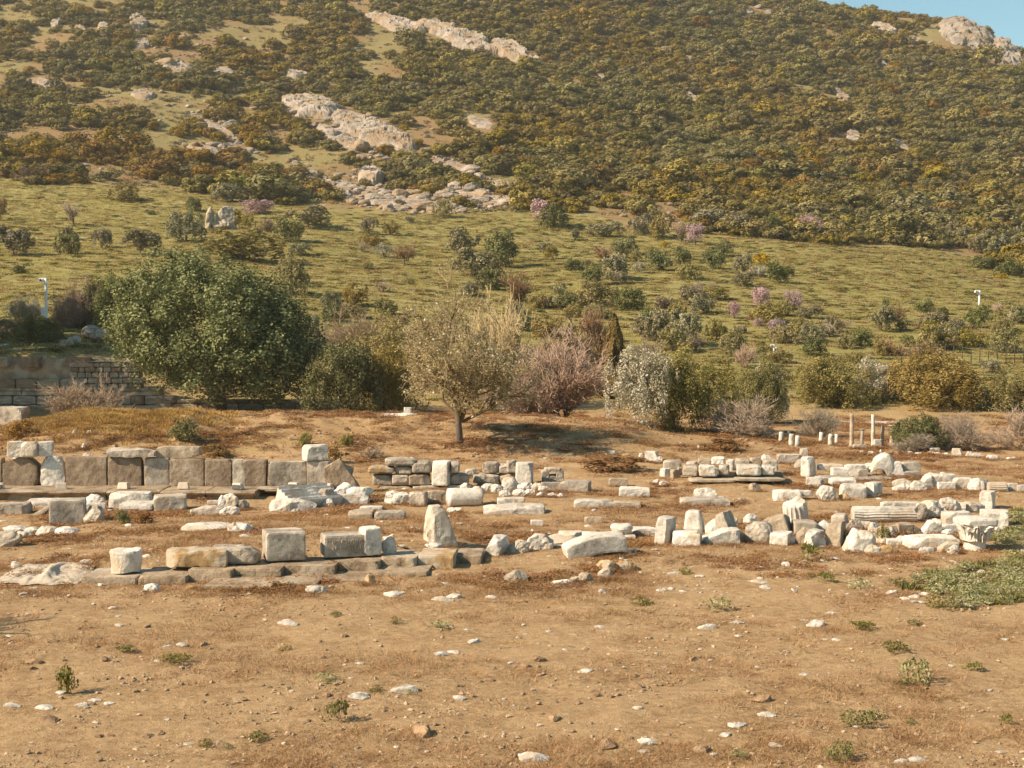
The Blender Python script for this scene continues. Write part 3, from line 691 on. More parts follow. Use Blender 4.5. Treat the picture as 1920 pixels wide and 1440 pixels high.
rock(941, 996, 1067, 1093, 'two-toned rounded rock alone in the foreground', 'g', k=3.2, yaw=-20)
rock(1118, 1150, 1064, 1083, 'round tan stone below the curved beam', 't', k=2.6)
rock(1081, 1112, 1073, 1091, 'round pale stone left of the tan stone below the beam', 't', k=2.6)
rock(1150, 1196, 1045, 1071, 'ochre earthy boulder below the curved beam', 'o', k=2.6, rough=.06)
rock(1117, 1160, 1050, 1072, 'ochre flat boulder left of the earthy boulder', 'o', k=3)
rock(1030, 1070, 1085, 1096, 'flat white fragment left of the round stones', 'w'); rock(1068, 1086, 1080, 1092, 'little tan stone between the round stones', 't')
rock(1172, 1186, 1033, 1041, 'tiny white stone at the right foot of the curved beam', 'w'); rock(1182, 1197, 1028, 1038, 'tiny white upper stone at the beam foot', 'w')

# right-hand heap
blk(1226, 1268, 968, 1021, 'tall leaning white block at the left end of the heap', 'w', yaw=-28, roll=6, dep=.4, chips=4, chip=.14, sink=.06)
blk(1281, 1328, 956, 1001, 'tall block with a domed top in the left of the heap', 'w', yaw=-16, dep=.42, k=7, taper=(.78, .8), chips=6)
blk(1261, 1324, 994, 1024, 'wide white block with a notched top at the front left of the heap', 'w', yaw=-12, dep=.5, chips=6, chip=.14, cuts=[(1, 0, 1, 1.7)])
blk(1322, 1389, 990, 1019, 'low white wedge-shaped slab at the front of the heap', 'w', 'wedge_block', cuts=[(-1, 0, 1, .75)], chips=4, dep=.5, rough=.03)
rock(1324, 1364, 972, 1003, 'pale rounded stone behind the low white wedge', 'w')
blk(1354, 1404, 958, 1016, 'big dark-faced wedge pointing up in the middle of the heap', 'g', 'wedge_block', yaw=-30, roll=-22, dep=.5, chips=5, chip=.16, rough=.035, cuts=[(-1, 0, 1, 1.2)], sink=.1)
rock(1398, 1457, 977, 1019, 'large rounded weathered boulder in the heap', 'g', k=4, yaw=-18)
blk(1438, 1498, 966, 1003, 'slanting tan block behind the rounded boulder', 't', yaw=-20, roll=-16, dep=.5, chips=6, chip=.16, rough=.03)
blk(1445, 1496, 997, 1023, 'cracked tan and white block at the heap front', 'w', yaw=-24, dep=.45, chips=6)
rock(1494, 1532, 988, 1021, 'rough brown-white rock right of the cracked block', 't')
blk(1506, 1550, 993, 1028, 'bright white broken block with grey end at the heap front', 'w', yaw=-34, roll=8, chips=7, chip=.2, dep=.45)
rock(1530, 1552, 985, 1003, 'pale stone wedged above the bright white broken block', 'w', Y=26.3)
_seed[0] += 1
_p = at(1498, 981, 27.4)
fd = tube_mesh([(0, 0, z) for z in np.linspace(0, .42, 9)], [.215, .235, .24, .24, .24, .24, .238, .232, .22], 64, 16, .10, .02, 4, M['w'], True, .1, 'fluted_drum', False)
tag(obj('fluted_drum', fd, None, (_p[0], _p[1] + .2, _p[2] - .02), (math.radians(10), math.radians(-12), .2)), 'upright fluted drum tilted on top of the heap', 'column drum')
blk(1490, 1537, 976, 1003, 'brown-faced stone carrying the tilted fluted drum', 't', chips=7, dep=.45)
rock(1532, 1562, 975, 1000, 'pale stone right of the tilted fluted drum', 'w')
blk(1559, 1600, 962, 984, 'rounded fragment with a dark right end on the heap', 'w', 'drum_fragment', k=5, yaw=-20, dep=.4)
blk(1549, 1597, 976, 1026, 'tall block with a white top and rough brown face', 't', yaw=-26, dep=.45, chips=5, chip=.16, rough=.03, cuts=[(-1, 0, 1, 1.3)])
blk(1580, 1597, 988, 1034, 'narrow plank of pale stone leaning right on the heap', 'w', 'stone_plank', 'slab', roll=26, dep=.22, k=20)
rock(1592, 1645, 994, 1037, 'big smooth pale boulder at the front of the heap', 'w', 'boulder', 'boulder', k=3.2, chips=4, chip=.16, rough=.035, res=18)
rock(1621, 1657, 1021, 1038, 'small white stone against the smooth pale boulder', 'w'); rock(1650, 1688, 1022, 1038, 'small brown stone right of the smooth pale boulder', 'o')
blk(1594, 1637, 977, 995, 'white slab end behind the smooth pale boulder', 'w', yaw=-14); rock(1628, 1652, 980, 1000, 'pale stone right of the white slab end', 'w')
blk(1645, 1683, 986, 1004, 'brown split block behind the smooth boulder', 't', chips=8, chip=.2)
rock(1645, 1672, 1003, 1020, 'white upper fragment right of the boulder', 'w'); blk(1664, 1694, 1010, 1023, 'small flat white fragment right of the boulder', 'w')
blk(1680, 1731, 980, 1004, 'wedge of tan stone with a dark underside', 't', 'wedge_block', cuts=[(1, 0, 1, 1.1)], chips=6, rough=.03, yaw=12)
blk(1728, 1756, 976, 1002, 'pale leaning slab with a scrolled right-hand end', 'w', 'carved_fragment', roll=34, dep=.25, k=14)
rock(1746, 1767, 972, 1001, 'knobbly carved end piece beside the leaning scrolled slab', 'w', 'carved_fragment', rough=.08)
blk(1704, 1800, 1004, 1028, 'long pale slab with raised left end left of the capital', 'w', 'slab', 'slab', dep=.5, chips=7, chip=.2)
blk(1762, 1798, 1016, 1036, 'brown slanting stone in front of the long pale slab', 'o', 'wedge_block', cuts=[(-1, 0, 1, 1.0)])
rock(1724, 1759, 1025, 1037, 'low white stone in front of the long pale slab', 'w'); rock(1778, 1800, 1022, 1040, 'little pink-white stone at the left foot of the capital', 'w')
blk(1772, 1824, 959, 992, 'pale block half hidden behind the carved capital', 'w', chips=6); blk(1766, 1802, 983, 998, 'low pale block left of the carved capital', 'w')
blk(1842, 1908, 956, 994, 'broad slab-topped block with a dark cut-away right side', 'w', yaw=-18, dep=.55, chips=5, chip=.14, cuts=[(1, 0, -1, 1.35)], res=16)

for i, (a, t, w_) in enumerate([(1340, 1004, 22), (1392, 1006, 24), (1408, 972, 26), (1428, 1010, 20), (1470, 985, 30), (1482, 1012, 22), (1522, 1008, 20), (1538, 1016, 24), (1562, 1012, 26), (1604, 985, 30), (1612, 1026, 18), (1640, 1008, 24), (1668, 996, 26), (1690, 1012, 22), (1702, 992, 24), (1716, 1020, 20), (1738, 1004, 18), (1778, 1000, 22), (1650, 1030, 16), (1580, 972, 24), (1372, 975, 26), (1300, 1012, 18)]):
    rock(a - w_ / 2, a + w_ / 2, t - w_ * .35, t + w_ * .35, 'small broken stone filling the gaps of the right-hand heap', 'wtwwg'[i % 5], 'rubble_stone', 'rock', group='small rubble in the right-hand heap')
# carved leafy capital
def make_capital():
    p = gp(1836, 1034); s = F / p[1]; hh = 69 / s * .93; R = 76 / s / 2 * .93
    root = empty('carved_capital', (p[0], p[1] + R * .7, p[2] - .02), 'large carved leafy column capital standing upright at the right', 'capital', rz=.12)
    prof = [(R * .62, 0), (R * .60, hh * .28), (R * .66, hh * .32), (R * .80, hh * .35), (R * .84, hh * .55), (R * .94, hh * .74), (R * .98, hh * .84)]
    obj('bell', lathe_mesh(prof, 32, M['w'], 3, .05), root)
    me = stone_mesh(R * 1.9, R * 1.75, hh * .24, 77, k=12, chips=7, chip=.14, rough=.014, mat=M['w'], res=18)
    obj('abacus', me, root, (0, 0, hh * .76))
    def leaf(L, W, curl, seed):
        V = []; Q = []; n, m = 11, 7
        for j in range(n):
            v = j / (n - 1); hw = W * (math.sin(math.pi * min(v * .92 + .12, 1)) ** .6) * (1 + .16 * math.cos(v * 26))
            out = .02 + curl * v ** 2.6; up = L * (v - .22 * v ** 5)
            for i in range(m):
                u = 2 * i / (m - 1) - 1
                V.append((u * hw, -out + .035 * abs(u) - .022 * math.cos(u * 9), up - .06 * L * abs(u) ** 2 * v))
        for j in range(n - 1):
            for i in range(m - 1): a = j * m + i; Q.append((a, a + 1, a + m + 1, a + m))
        k = len(V); V += [(x, y + .03, z) for x, y, z in V]
        Q += [(k + q[3], k + q[2], k + q[1], k + q[0]) for q in Q]
        return mesh_np('acanthus_leaf', V, np.array(Q), mat=M['w'])
    l1 = leaf(hh * .42, R * .26, .09, 1); l2 = leaf(hh * .62, R * .24, .13, 2)
    for i in range(8):
        a = i * math.pi / 4
        obj('acanthus_leaf', l1, root, (math.sin(a) * R * .62, -math.cos(a) * R * .78, hh * .32), (math.radians(4), 0, a))
        a += math.pi / 8
        obj('acanthus_leaf', l2, root, (math.sin(a) * R * .63, -math.cos(a) * R * .80, hh * .34), (math.radians(6), 0, a))
    vol = lathe_mesh([(.02, 0), (R * .12, 0), (R * .13, .03), (R * .09, .05), (.02, .05)], 14, M['w'])
    for sx in (-1, 1): obj('volute', vol, root, (sx * R * .78, -R * .88, hh * .70), (math.pi / 2, 0, 0))
make_capital()

# lying columns and pieces behind the heap
lying(1602, 1720, 947, 980, 'long fluted column shaft lying on its side with a jagged right end', 'w', 'fluted_shaft', 'column shaft', flute=20, brk=.35)
blk(1652, 1732, 941, 952, 'pale slab resting behind the long fluted shaft', 'w', 'slab', 'slab', Y=29.0, chips=8)
rock(1716, 1742, 944, 974, 'dark broken chunk at the jagged end of the fluted shaft', 'g', rough=.08)
rock(1722, 1768, 938, 966, 'hollowed white fragment above a fluted piece', 'w', Y=28.6, rough=.05)
lying(1748, 1780, 950, 971, 'short fluted piece sloping down behind the scrolled slab', 'w', 'fluted_fragment', 'column shaft', flute=14, yaw=-12)
rock(1764, 1800, 932, 952, 'white broken top piece over a short fluted stub', 'w', Y=29.2)
lying(1768, 1812, 939, 963, 'short fluted stub with a pitted right end', 'w', 'fluted_stub', 'column shaft', flute=14, yaw=-10)
rock(1806, 1850, 939, 961, 'white rough stone between the fluted stub and the cube', 'w')
blk(1839, 1876, 921, 957, 'cube-like white block with a pitted dark right face', 'w', yaw=-28, dep=.36, k=20, chips=4, chip=.1)
# middle right
blk(1452, 1508, 919, 939, 'flat pale slab with a row of dowel holes', 'w', 'slab', 'slab', yaw=-6, dep=.5, k=20, chip=.08)
blk(1494, 1525, 919, 931, 'smooth white bar lying behind the dowelled slab', 'w', 'slab_fragment', 'slab', k=6, dep=.2, Y=31.9)
rock(1533, 1570, 911, 939, 'leaning white stone with a dark hollow right side', 'w', rough=.06)
blk(1580, 1627, 907, 934, 'broad weathered white block right of the hollow stone', 'w', k=8, chips=8, dep=.45)
rock(1574, 1594, 925, 937, 'small orange-stained stone left of the broad weathered block', 'o')
blk(1622, 1664, 904, 933, 'white block with a large shaded right end', 'w', yaw=-34, dep=.5, k=14)
blk(1512, 1551, 895, 914, 'white block with a shaded end below the arched fragments', 'w', yaw=-14, dep=.4)
blk(1559, 1606, 896, 910, 'long white block with a hollow underside', 'w', dep=.4, chips=8)
rock(1610, 1626, 912, 926, 'little stone between the broad block and the shaded block', 'w')
for a, b, t, c, l, Y, kw in [
    (1535, 1580, 870, 882, 'white lintel piece at the left of the arched group', 36.2, dict(dep=.3)),
    (1560, 1590, 876, 894, 'pale post under the white lintel piece', 36.0, dict(dep=.3)),
    (1587, 1624, 871, 885, 'arched white piece in the middle of the group', 36.0, dict(dep=.35)),
    (1590, 1608, 883, 897, 'left foot under the arched white piece', 36.0, {}), (1609, 1627, 880, 900, 'grey right foot under the arched white piece', 35.8, {}),
    (1622, 1650, 868, 881, 'flat oval white stone behind the curved bracket', 36.5, dict(k=3)),
    (1669, 1697, 865, 893, 'bright white wedge-shaped upright in the arched group', 36.0, dict(taper=(.45, .8), dep=.35)),
    (1690, 1727, 866, 885, 'grey pitted block at the right end of the arched group', 36.2, dict(chips=8)), (1694, 1728, 883, 898, 'white stone under the grey pitted block', 36.0, {})]:
    blk(a, b, t, c, l, 'g' if 'grey' in l else 'w', Y=Y, **kw)
blk(1630, 1668, 863, 896, 'large curved white bracket arching down to the right', 'w', 'curved_bracket', roll=22, dep=.35, bend=.5, k=14, Y=36.0)
stp = group_root('low_step', 1600, 905, 35.2, 'low pale step of flat slabs below the arched fragments', 'step')
for a, b in [(1536, 1578), (1579, 1624), (1625, 1674)]: piece(stp, a, b, 892, 903, 'g', 'slab', Y=35.4, dep=.9, chips=4)
for a, b, t, c, l, f in [
    (1674, 1714, 897, 912, 'dark-hollowed white stone at the left of the right-hand row', 'r'), (1674, 1712, 905, 920, 'low front stone at the left of the right-hand row', 'r'), (1709, 1747, 901, 921, 'flat rough stone in the right-hand row', 'r'),
    (1726, 1760, 889, 915, 'round pinkish boulder in the right-hand row', 'r'), (1745, 1792, 889, 909, 'long block behind the round pinkish boulder', 'b'), (1760, 1793, 904, 918, 'low smooth block in front of the long block', 'b'),
    (1792, 1824, 896, 919, 'pointed slab end left of the large smooth boulder', 'b'), (1819, 1861, 896, 922, 'large smooth white boulder in the right-hand row', 'r'),
    (1891, 1909, 906, 921, 'small square block right of the spiral-fluted piece', 'b'), (1908, 1932, 909, 922, 'last small block at the right edge of the row', 'b')]:
    (rock if f == 'r' else blk)(a, b, t, c, l, 'w')
lying(1855, 1893, 901, 923, 'short spiral-fluted piece in the right-hand row', 'w', 'fluted_fragment', 'column shaft', flute=16, yaw=-6)
# stone ledge
YL = 35.4
led = group_root('stone_ledge', 1370, 893, YL, 'ruined ledge of overhanging blocks above a moulded beam', 'ledge')
for x0, x1, t, b, Y, tone in [(1243, 1282, 862, 881, 36.6, 'g'), (1287, 1312, 865, 879, 36.4, 'w'), (1309, 1338, 859, 874, 36.6, 't'), (1334, 1364, 856, 872, 36.5, 'w'), (1379, 1412, 860, 874, 36.5, 'g'), (1406, 1434, 857, 874, 36.6, 't'), (1431, 1464, 861, 886, 36.2, 'g'),
                              (1280, 1313, 872, 893, 34.8, 't'), (1311, 1351, 872, 894, 34.5, 'w'), (1348, 1373, 871, 891, 34.6, 'g'), (1382, 1433, 871, 892, 34.5, 'w'), (1429, 1458, 871, 891, 34.6, 'w')]:
    piece(led, x0, x1, t, b, tone, 'stone', Y=Y, dep=.5, chips=6, chip=.16, rough=.03, yaw=-8, k=10)
piece(led, 1362, 1381, 862, 892, 'w', 'upright_stone', Y=35.5, dep=.3, yaw=-20)
for x0, x1, t, b in [(1294, 1381, 896, 905), (1378, 1474, 894, 903)]:
    piece(led, x0, x1, t, b, 't', 'moulded_beam', Y=34.35, dep=.55, k=8, rough=.012)
for x0, x1 in [(1300, 1345), (1350, 1400), (1405, 1470)]: piece(led, x0, x1, 884, 909, 'k', 'footing', Y=34.95, dep=.6)
rock(1198, 1211, 850, 862, 'tiny white stone at the left end of the ledge', 'w'); blk(1209, 1237, 846, 867, 'bright white chamfered block left of the ledge', 'w', yaw=-16)
rock(1226, 1246, 856, 868, 'white stone right of the chamfered block', 'w')
for a, b, t, c, l in [(1238, 1260, 878, 895, 'upper left tumbled stone below the ledge corner'), (1257, 1277, 880, 898, 'tilted tumbled stone below the ledge corner'), (1269, 1283, 876, 889, 'smallest tumbled stone below the ledge corner')]:
    blk(a, b, t, c, l, 'w' if 'upper' in l else 't', yaw=20, chips=8)
blk(1462, 1497, 852, 869, 'grey overhanging flat-topped rock right of the ledge', 'g', 'flat_topped_rock', taper=(1.35, 1.2), chips=8, rough=.04)
rock(1428, 1446, 852, 864, 'white rock on top of the ledge', 'w', Y=36.7)
blk(1502, 1536, 856, 896, 'tall curved white block standing right of the ledge', 'w', 'curved_block', yaw=-36, dep=.4, k=7, chips=4)
rock(1490, 1517, 861, 880, 'round tan boulder against the tall curved block', 't', k=2.6)
rock(1302, 1346, 915, 936, 'mottled rock resting near the flat pale slab', 'w'); blk(1277, 1370, 933, 949, 'flat pale slab with a broken right end in the clearing', 'g', 'slab', 'slab', dep=.5, cuts=[(1, 0, 1, 1.5)])
rock(1379, 1400, 933, 943, 'small pointed stone right of the flat pale slab', 't'); rock(1405, 1428, 906, 920, 'pinkish stone below the moulded beam', 't')
blk(1501, 1515, 841, 857, 'little upright stone behind the tall curved block', 'w')
# far row of white stones
for i, (a, b, t, c) in enumerate([(1612, 1621, 844, 851), (1627, 1643, 846, 852), (1650, 1656, 843, 851), (1658, 1674, 847, 852), (1676, 1690, 847, 852), (1700, 1712, 846, 854), (1716, 1734, 848, 854), (1738, 1758, 847, 854), (1752, 1766, 848, 855), (1764, 1786, 849, 856), (1812, 1826, 846, 856), (1822, 1846, 849, 857), (1850, 1862, 852, 859), (1856, 1876, 853, 862), (1888, 1898, 857, 862), (1896, 1908, 856, 861), (1740, 1752, 884, 892), (1764, 1778, 885, 893)]):
    rock(a, b, t, c, 'little white stone in the far row right of the columns', 'w', 'marble_fragment', 'rock', group='far row of little white stones')
blk(1745, 1764, 840, 852, 'white block at the left of the far row', 'w'); blk(1786, 1807, 841, 855, 'square white block standing in the far row', 'w', yaw=-20)
# columns and stumps at the back right
def column(x, top, bot, wpx, label, tone='w', base=True, cap=False, Y=None):
    p = gp(x, bot) if Y is None else at(x, bot, Y); s = F / p[1]; h = (bot - top) / s; r = wpx / s / 2
    root = empty('column', (p[0], p[1] + r, p[2] - .03), label, 'column')
    z = np.linspace(0, h, 12)
    obj('shaft', tube_mesh([(0.01 * math.sin(q * 3), 0, q) for q in z], r * (1.06 - .12 * z / h), 18, 0, 0, .03, int(x), M[tone], True, .06, 'shaft'), root)
    if base: obj('base', lathe_mesh([(r * 1.7, 0), (r * 1.75, r * .4), (r * 1.5, r * .7), (r * 1.6, r), (r * 1.2, r * 1.3)], 20, M[tone], 2, .03), root)
    if cap: obj('capital', lathe_mesh([(r, h), (r * 1.2, h + r * .4), (r * 1.7, h + r * .9), (r * 1.6, h + r * 1.2)], 16, M[tone], 2, .03), root)
column(1597, 775, 838, 7.5, 'left tall slim pinkish column in the far colonnade', 't')
column(1617, 806, 838, 6.5, 'short grey column with a little capital between the two tall ones', 'g', cap=True)
column(1637, 775, 839, 7, 'right tall slim white mottled column in the far colonnade', 'w')
column(1655, 796, 838, 6.5, 'medium-height tan column right of the white mottled one', 't')
column(1673, 800, 836, 8, 'shadowed column with a capital beside the dark green bush', 't', cap=True)
blk(1640, 1655, 824, 840, 'white block between the tall columns', 'w', 'marble_block'); blk(1600, 1626, 833, 841, 'low white plinth at the foot of the left tall column', 'w')
for x, t, b, w_, l in [(1448, 818, 824, 6, 'tiny white stump at the far left under the brown shrub'), (1465, 808, 829, 9, 'white column stump under the left brown shrub'), (1479, 809, 818, 6, 'small stump half hidden behind the paired stumps'), (1484, 814, 836, 9, 'left of the paired white stumps'), (1495, 816, 837, 9, 'right of the paired white stumps'), (1540, 812, 828, 9, 'round-topped stump under the second brown shrub'), (1559, 813, 835, 10, 'knobbly double stump left of the columns'), (1570, 811, 832, 7, 'squarish tan stump left of the columns'), (1800, 799, 816, 6, 'left stump seen through the bare shrub at right'), (1823, 799, 816, 6, 'right stump seen through the bare shrub at right')]:
    _seed[0] += 1
    p = gp(x, b); s = F / p[1]; h = (b - t) / s; r = w_ / s / 2
    tag(obj('column_stump', tube_mesh([(0, 0, q) for q in np.linspace(0, h, 6)], r * np.array([1.04, 1, 1, .98, .95, .85]), 14, 0, 0, .05, _seed[0], M['w'], True, .12, 'column_stump'), None, (p[0], p[1] + r, p[2] - .03)), l, 'column stump')
# at the back left
sb = blk(-20, 46, 763, 800, 'carved stone chest with relief frame at the left edge', 'g', 'carved_chest', yaw=-8, Y=50.5, dep=.7, k=26, chips=4, sink=.3)
blk(712, 782, 775, 788, 'low cracked pale footing under the dark green shrub', 'w', 'slab', 'slab', chips=8, rough=.03, dep=.5, Y=48.0); blk(757, 772, 764, 776, 'small white cube of stone on the cracked pale footing', 'w', Y=48.2)
rock(318, 352, 768, 779, 'small white stone on the crest of the earth bank', 'w') if False else None
for a, b, t, c, l in [(135, 144, 806, 813, 'left white stone on the golden grassy mound'), (160, 174, 807, 814, 'right white stone on the golden grassy mound'), (150, 163, 831, 841, 'pinkish stone low on the earth bank at left'), (153, 172, 849, 857, 'white stone behind the slab wall at left'), (1275, 1281, 829, 836, 'white chip on the bank left of the dark scrub'), (1307, 1313, 834, 842, 'white chip near the dark scrub on the bank'), (1142, 1157, 845, 852, 'small grey slab in the tree shadow on the bank')]:
    rock(a, b, t, c, l, 'w', 'marble_fragment')
# floodlights on the step
for i, (x, y, l) in enumerate([(-3, 916, 'floodlight cut by the left edge of the picture'), (115, 916, 'beige floodlight in front of the broken white slab'), (232, 915, 'beige floodlight in front of the gap-side brown slab'), (344, 915, 'beige floodlight third from the left on the step'), (446, 916, 'floodlight with a dark frame near the right end of the step'), (551, 915, 'floodlight with a dark frame in front of the grey slab'), (615, 917, 'floodlight tilted at the right end of the slab wall')]):
    p = at(x, y + 1, 31.95); root = empty('floodlight', p, l, 'floodlight', 'floodlights along the slab wall', rz=[.1, .25, -.2, 0, -.4, -.35, -.5][i])
    w_, d_, h_ = .26, .18, .14
    obj('housing', stone_mesh(w_, d_, h_, 900 + i, k=20, chips=0, rough=.002, taper=(.82, .7), mat=M['lamp_body'], res=6, name='housing'), root)
    if i in (1, 2, 3): continue
    fr = stone_mesh(w_ * .86, .02, h_ * .62, 950, k=30, chips=0, rough=0, mat=M['metal'], res=5, name='frame'); f_ = obj('frame', fr, root, (0, -d_ / 2 + .004, .008), (math.radians(-14), 0, 0))
    obj('glass', stone_mesh(w_ * .7, .012, h_ * .6, 951, k=30, chips=0, rough=0, mat=M['glass'], res=5, name='glass'), f_, (0, -.009, h_ * .1))
# crumpled sheet
p0, p1 = gp(-30, 1100), gp(145, 1096)
nx_, ny_ = 70, 34
u, v = (a.ravel() for a in np.meshgrid(np.linspace(0, 1, nx_), np.linspace(0, 1, ny_)))
x = p0[0] + (p1[0] - p0[0]) * u; y = 21.3 + 1.9 * v * (1 - .45 * u) + .25 * (vnoise(u * 7, v * 3, 1) - .5)
e = np.minimum(1, 8 * np.minimum(np.minimum(u, 1 - u), np.minimum(v, 1 - v)))
z = H(x, y) + .015 + e * (.05 * np.abs(fbm(u * 6, v * 6, 3.0) - .5) * 2 + .012) + .13 * np.exp(-((u - .56) / .07) ** 2 - ((v - .45) / .3) ** 2)
V = np.stack([x, y, z], -1)
i = np.arange(nx_ * ny_).reshape(ny_, nx_)
Q = np.stack([i[:-1, :-1], i[:-1, 1:], i[1:, 1:], i[1:, :-1]], -1).reshape(-1, 4)
tag(obj('crumpled_sheet', mesh_np('crumpled_sheet', V, Q, mat=M['tarp'], smooth=False)), 'crumpled pale sheet spread on the ground at the left end of the kerb', 'sheet')
for a, b, t, c, l in [(18, 38, 1052, 1066, 'grey rock just behind the crumpled sheet'), (148, 172, 1049, 1058, 'white chip behind the left end of the kerb'), (268, 300, 1094, 1109, 'pale stone in front of the left kerb stones'), (570, 612, 1098, 1112, 'white broken chips in front of the lower kerb course'), (683, 705, 1076, 1094, 'brown stone fallen from the lower kerb course'), (345, 378, 1096, 1104, 'dark brown stone below the kerb')]:
    rock(a, b, t, c, l, 'o' if 'brown' in l else 'w', 'marble_fragment')

# ancient retaining wall at the back left
def back_wall():
    Yw = 57.6
    root = group_root('retaining_wall', 110, 800, Yw, 'ancient stone retaining wall with a cornice band in the shade at left', 'wall')
    rs = random.Random(3)
    s = F / Yw
    shapes = [stone_mesh(1, .5, 1, 300 + i, k=14, chips=4, chip=.1, rough=.02, res=6, mat=M[t], name='stone') for i, t in enumerate(['g', 't', 'g', 'slab', 'g'])]
    def lay(x0, x1, y0, y1, lo, hi, rowh):
        y = y1
        while y > y0 + 2:
            h = min(rowh * rs.uniform(.85, 1.15), y - y0); x = x0 + rs.uniform(-8, 0)
            while x < x1:
                w = rs.uniform(lo, hi)
                if not any(abs(x + w / 2 - hx) < (w / 2 + 3) and y - h < hy + 4 and y > hy - 4 for hx, hy in ((25, 690), (107, 692))):
                    a = at(x + w / 2, y, Yw + rs.uniform(-.03, .05))
                    obj('stone', rs.choice(shapes), root, Vector(a) - root.location, (0, 0, 0), ((w - .7) / s, 1.0, (h - .7) / s))
                x += w
            y -= h
    lay(-60, 135, 668, 728, 26, 52, 20)
    lay(135, 262, 676, 728, 10, 22, 9.5)
    lay(-60, 300, 741, 812, 24, 60, 18)
    lay(300, 600, 748, 812, 24, 50, 14)
    for x0, x1 in ((-60, 40), (40, 128), (128, 215), (215, 300)):
        moulding(root, x0, x1 - .6, 728, 741, Yw - .22, .7, 'g', 'cornice')
    a = at(-60, 812, Yw + .32); b = at(600, 668, Yw + .32)
    obj('backing', stone_mesh(b[0] - a[0], .3, 1.35, 5, k=30, chips=0, rough=.004, mat=M['t'], name='backing'), root, Vector(((a[0] + b[0]) / 2, a[1], a[2])) - root.location)
    b2 = at(262, 668, Yw + .32); obj('backing', stone_mesh(b2[0] - a[0], .3, b2[2] - a[2] - .08, 6, k=30, chips=0, rough=.004, mat=M['t'], name='backing'), root, Vector(((a[0] + b2[0]) / 2, a[1] + .01, a[2])) - root.location)
back_wall()
rock(150, 200, 612, 636, 'large pale grey two-lobed boulder above the retaining wall', 'g', 'boulder', 'boulder', Y=66.0, k=2.8, dep=.8, rough=.1, res=18)
for i, (a, b, t, c) in enumerate([(106, 122, 636, 648), (120, 136, 632, 645), (134, 150, 629, 642), (10, 40, 655, 668), (-6, 20, 645, 660)]):
    rock(a, b, t, c, 'pale rubble stone on the terrace above the retaining wall', 'g', 'rubble_stone', 'rock', Y=62 + 1.2 * (i % 3), group='rubble on the terrace')
# ------------------------------------------------------------------ vegetation
M['leaf_big'] = leaf_mat('evergreen_leaf', [(0.083, 0.093, 0.036), (0.191, 0.201, 0.086), (0.333, 0.333, 0.158)], .2, 0, 0, 0)
M['leaf_dark'] = leaf_mat('dark_shrub_leaf', [(0.069, 0.075, 0.028), (0.161, 0.162, 0.065), (0.26, 0.248, 0.105)], .2, .03, .15, .3)
M['leaf_olive'] = leaf_mat('olive_leaf', [(0.134, 0.114, 0.044), (0.269, 0.221, 0.087), (0.389, 0.323, 0.141)], .25, .03, .2, .3)
M['leaf_grey'] = leaf_mat('grey_green_leaf', [(0.12, 0.106, 0.057), (0.24, 0.212, 0.12), (0.366, 0.317, 0.191)], .2, .03, .2, .35)
M['leaf_yellow'] = leaf_mat('yellow_green_leaf', [(0.154, 0.118, 0.031), (0.282, 0.211, 0.061), (0.397, 0.301, 0.109)], .3, .03, .15, .25)
M['leaf_rust'] = leaf_mat('rusty_leaf', [(0.15, 0.085, 0.03), (0.26, 0.145, 0.05), (0.34, 0.2, 0.075)], .25, .03, .2, .3)
M['cypress'] = leaf_mat('cypress_leaf', [(0.065, 0.044, 0.016), (0.138, 0.091, 0.032), (0.211, 0.14, 0.053)], .1, 0, 0, 0)
M['blossom_w'] = leaf_mat('white_blossom', [(0.16, 0.14, 0.06), (0.32, 0.28, 0.17), (0.54, 0.48, 0.37), (0.68, 0.61, 0.5)], .25, .0, .1, .1)
M['blossom_p'] = leaf_mat('pink_blossom', [(0.3, 0.2, 0.18), (0.46, 0.31, 0.31), (0.58, 0.42, 0.42)], .25, .02, .3, .2)
M['broom'] = leaf_mat('yellow_broom_flower', [(0.22, 0.15, 0.03), (0.42, 0.27, 0.03), (0.52, 0.35, 0.05)], .2, 0, .1, .1)
M['twig_pink'] = leaf_mat('pinkish_twig', [(0.15, 0.1, 0.07), (0.27, 0.185, 0.13), (0.37, 0.265, 0.19)], 0, .02, .15, .15)
M['twig_brown'] = leaf_mat('brown_twig', [(0.2, 0.14, 0.095), (0.31, 0.235, 0.165), (0.41, 0.32, 0.235)], 0, .02, .15, .2)
M['twig_beige'] = leaf_mat('beige_twig', [(0.176, 0.127, 0.061), (0.308, 0.232, 0.121), (0.422, 0.329, 0.194)], 0, .02, .15, .15)
M['twig_rust'] = leaf_mat('rust_twig', [(0.17, 0.1, 0.05), (0.26, 0.16, 0.085), (0.34, 0.22, 0.125)], .1, .02, .15, .2)
M['maquis'] = leaf_mat('maquis_leaf', [(0.096, 0.085, 0.031), (0.211, 0.178, 0.067), (0.33, 0.264, 0.105)], .18, .03, .25, .5,
                       (0.028, [(.34, (.94, 1.0, 1.06)), (.47, (1.0, .99, .94)), (.57, (1.10, 1.0, .76)), (.69, (1.32, 1.02, .55)), (.80, (1.06, 1.02, .95))], .85))
M['leaf_pale'] = leaf_mat('pale_young_leaf', [(0.238, 0.19, 0.078), (0.392, 0.315, 0.143), (0.535, 0.44, 0.226)], .35, 0, 0, 0)
M['maquis_orange'] = leaf_mat('ochre_maquis_leaf', [(0.11, 0.072, 0.016), (0.24, 0.15, 0.032), (0.34, 0.22, 0.06)], .2, .03, .2, .35)
M['grass'] = leaf_mat('meadow_grass', [(0.243, 0.203, 0.065), (0.378, 0.311, 0.108), (0.527, 0.432, 0.176)], .5, .03, .2, .3)
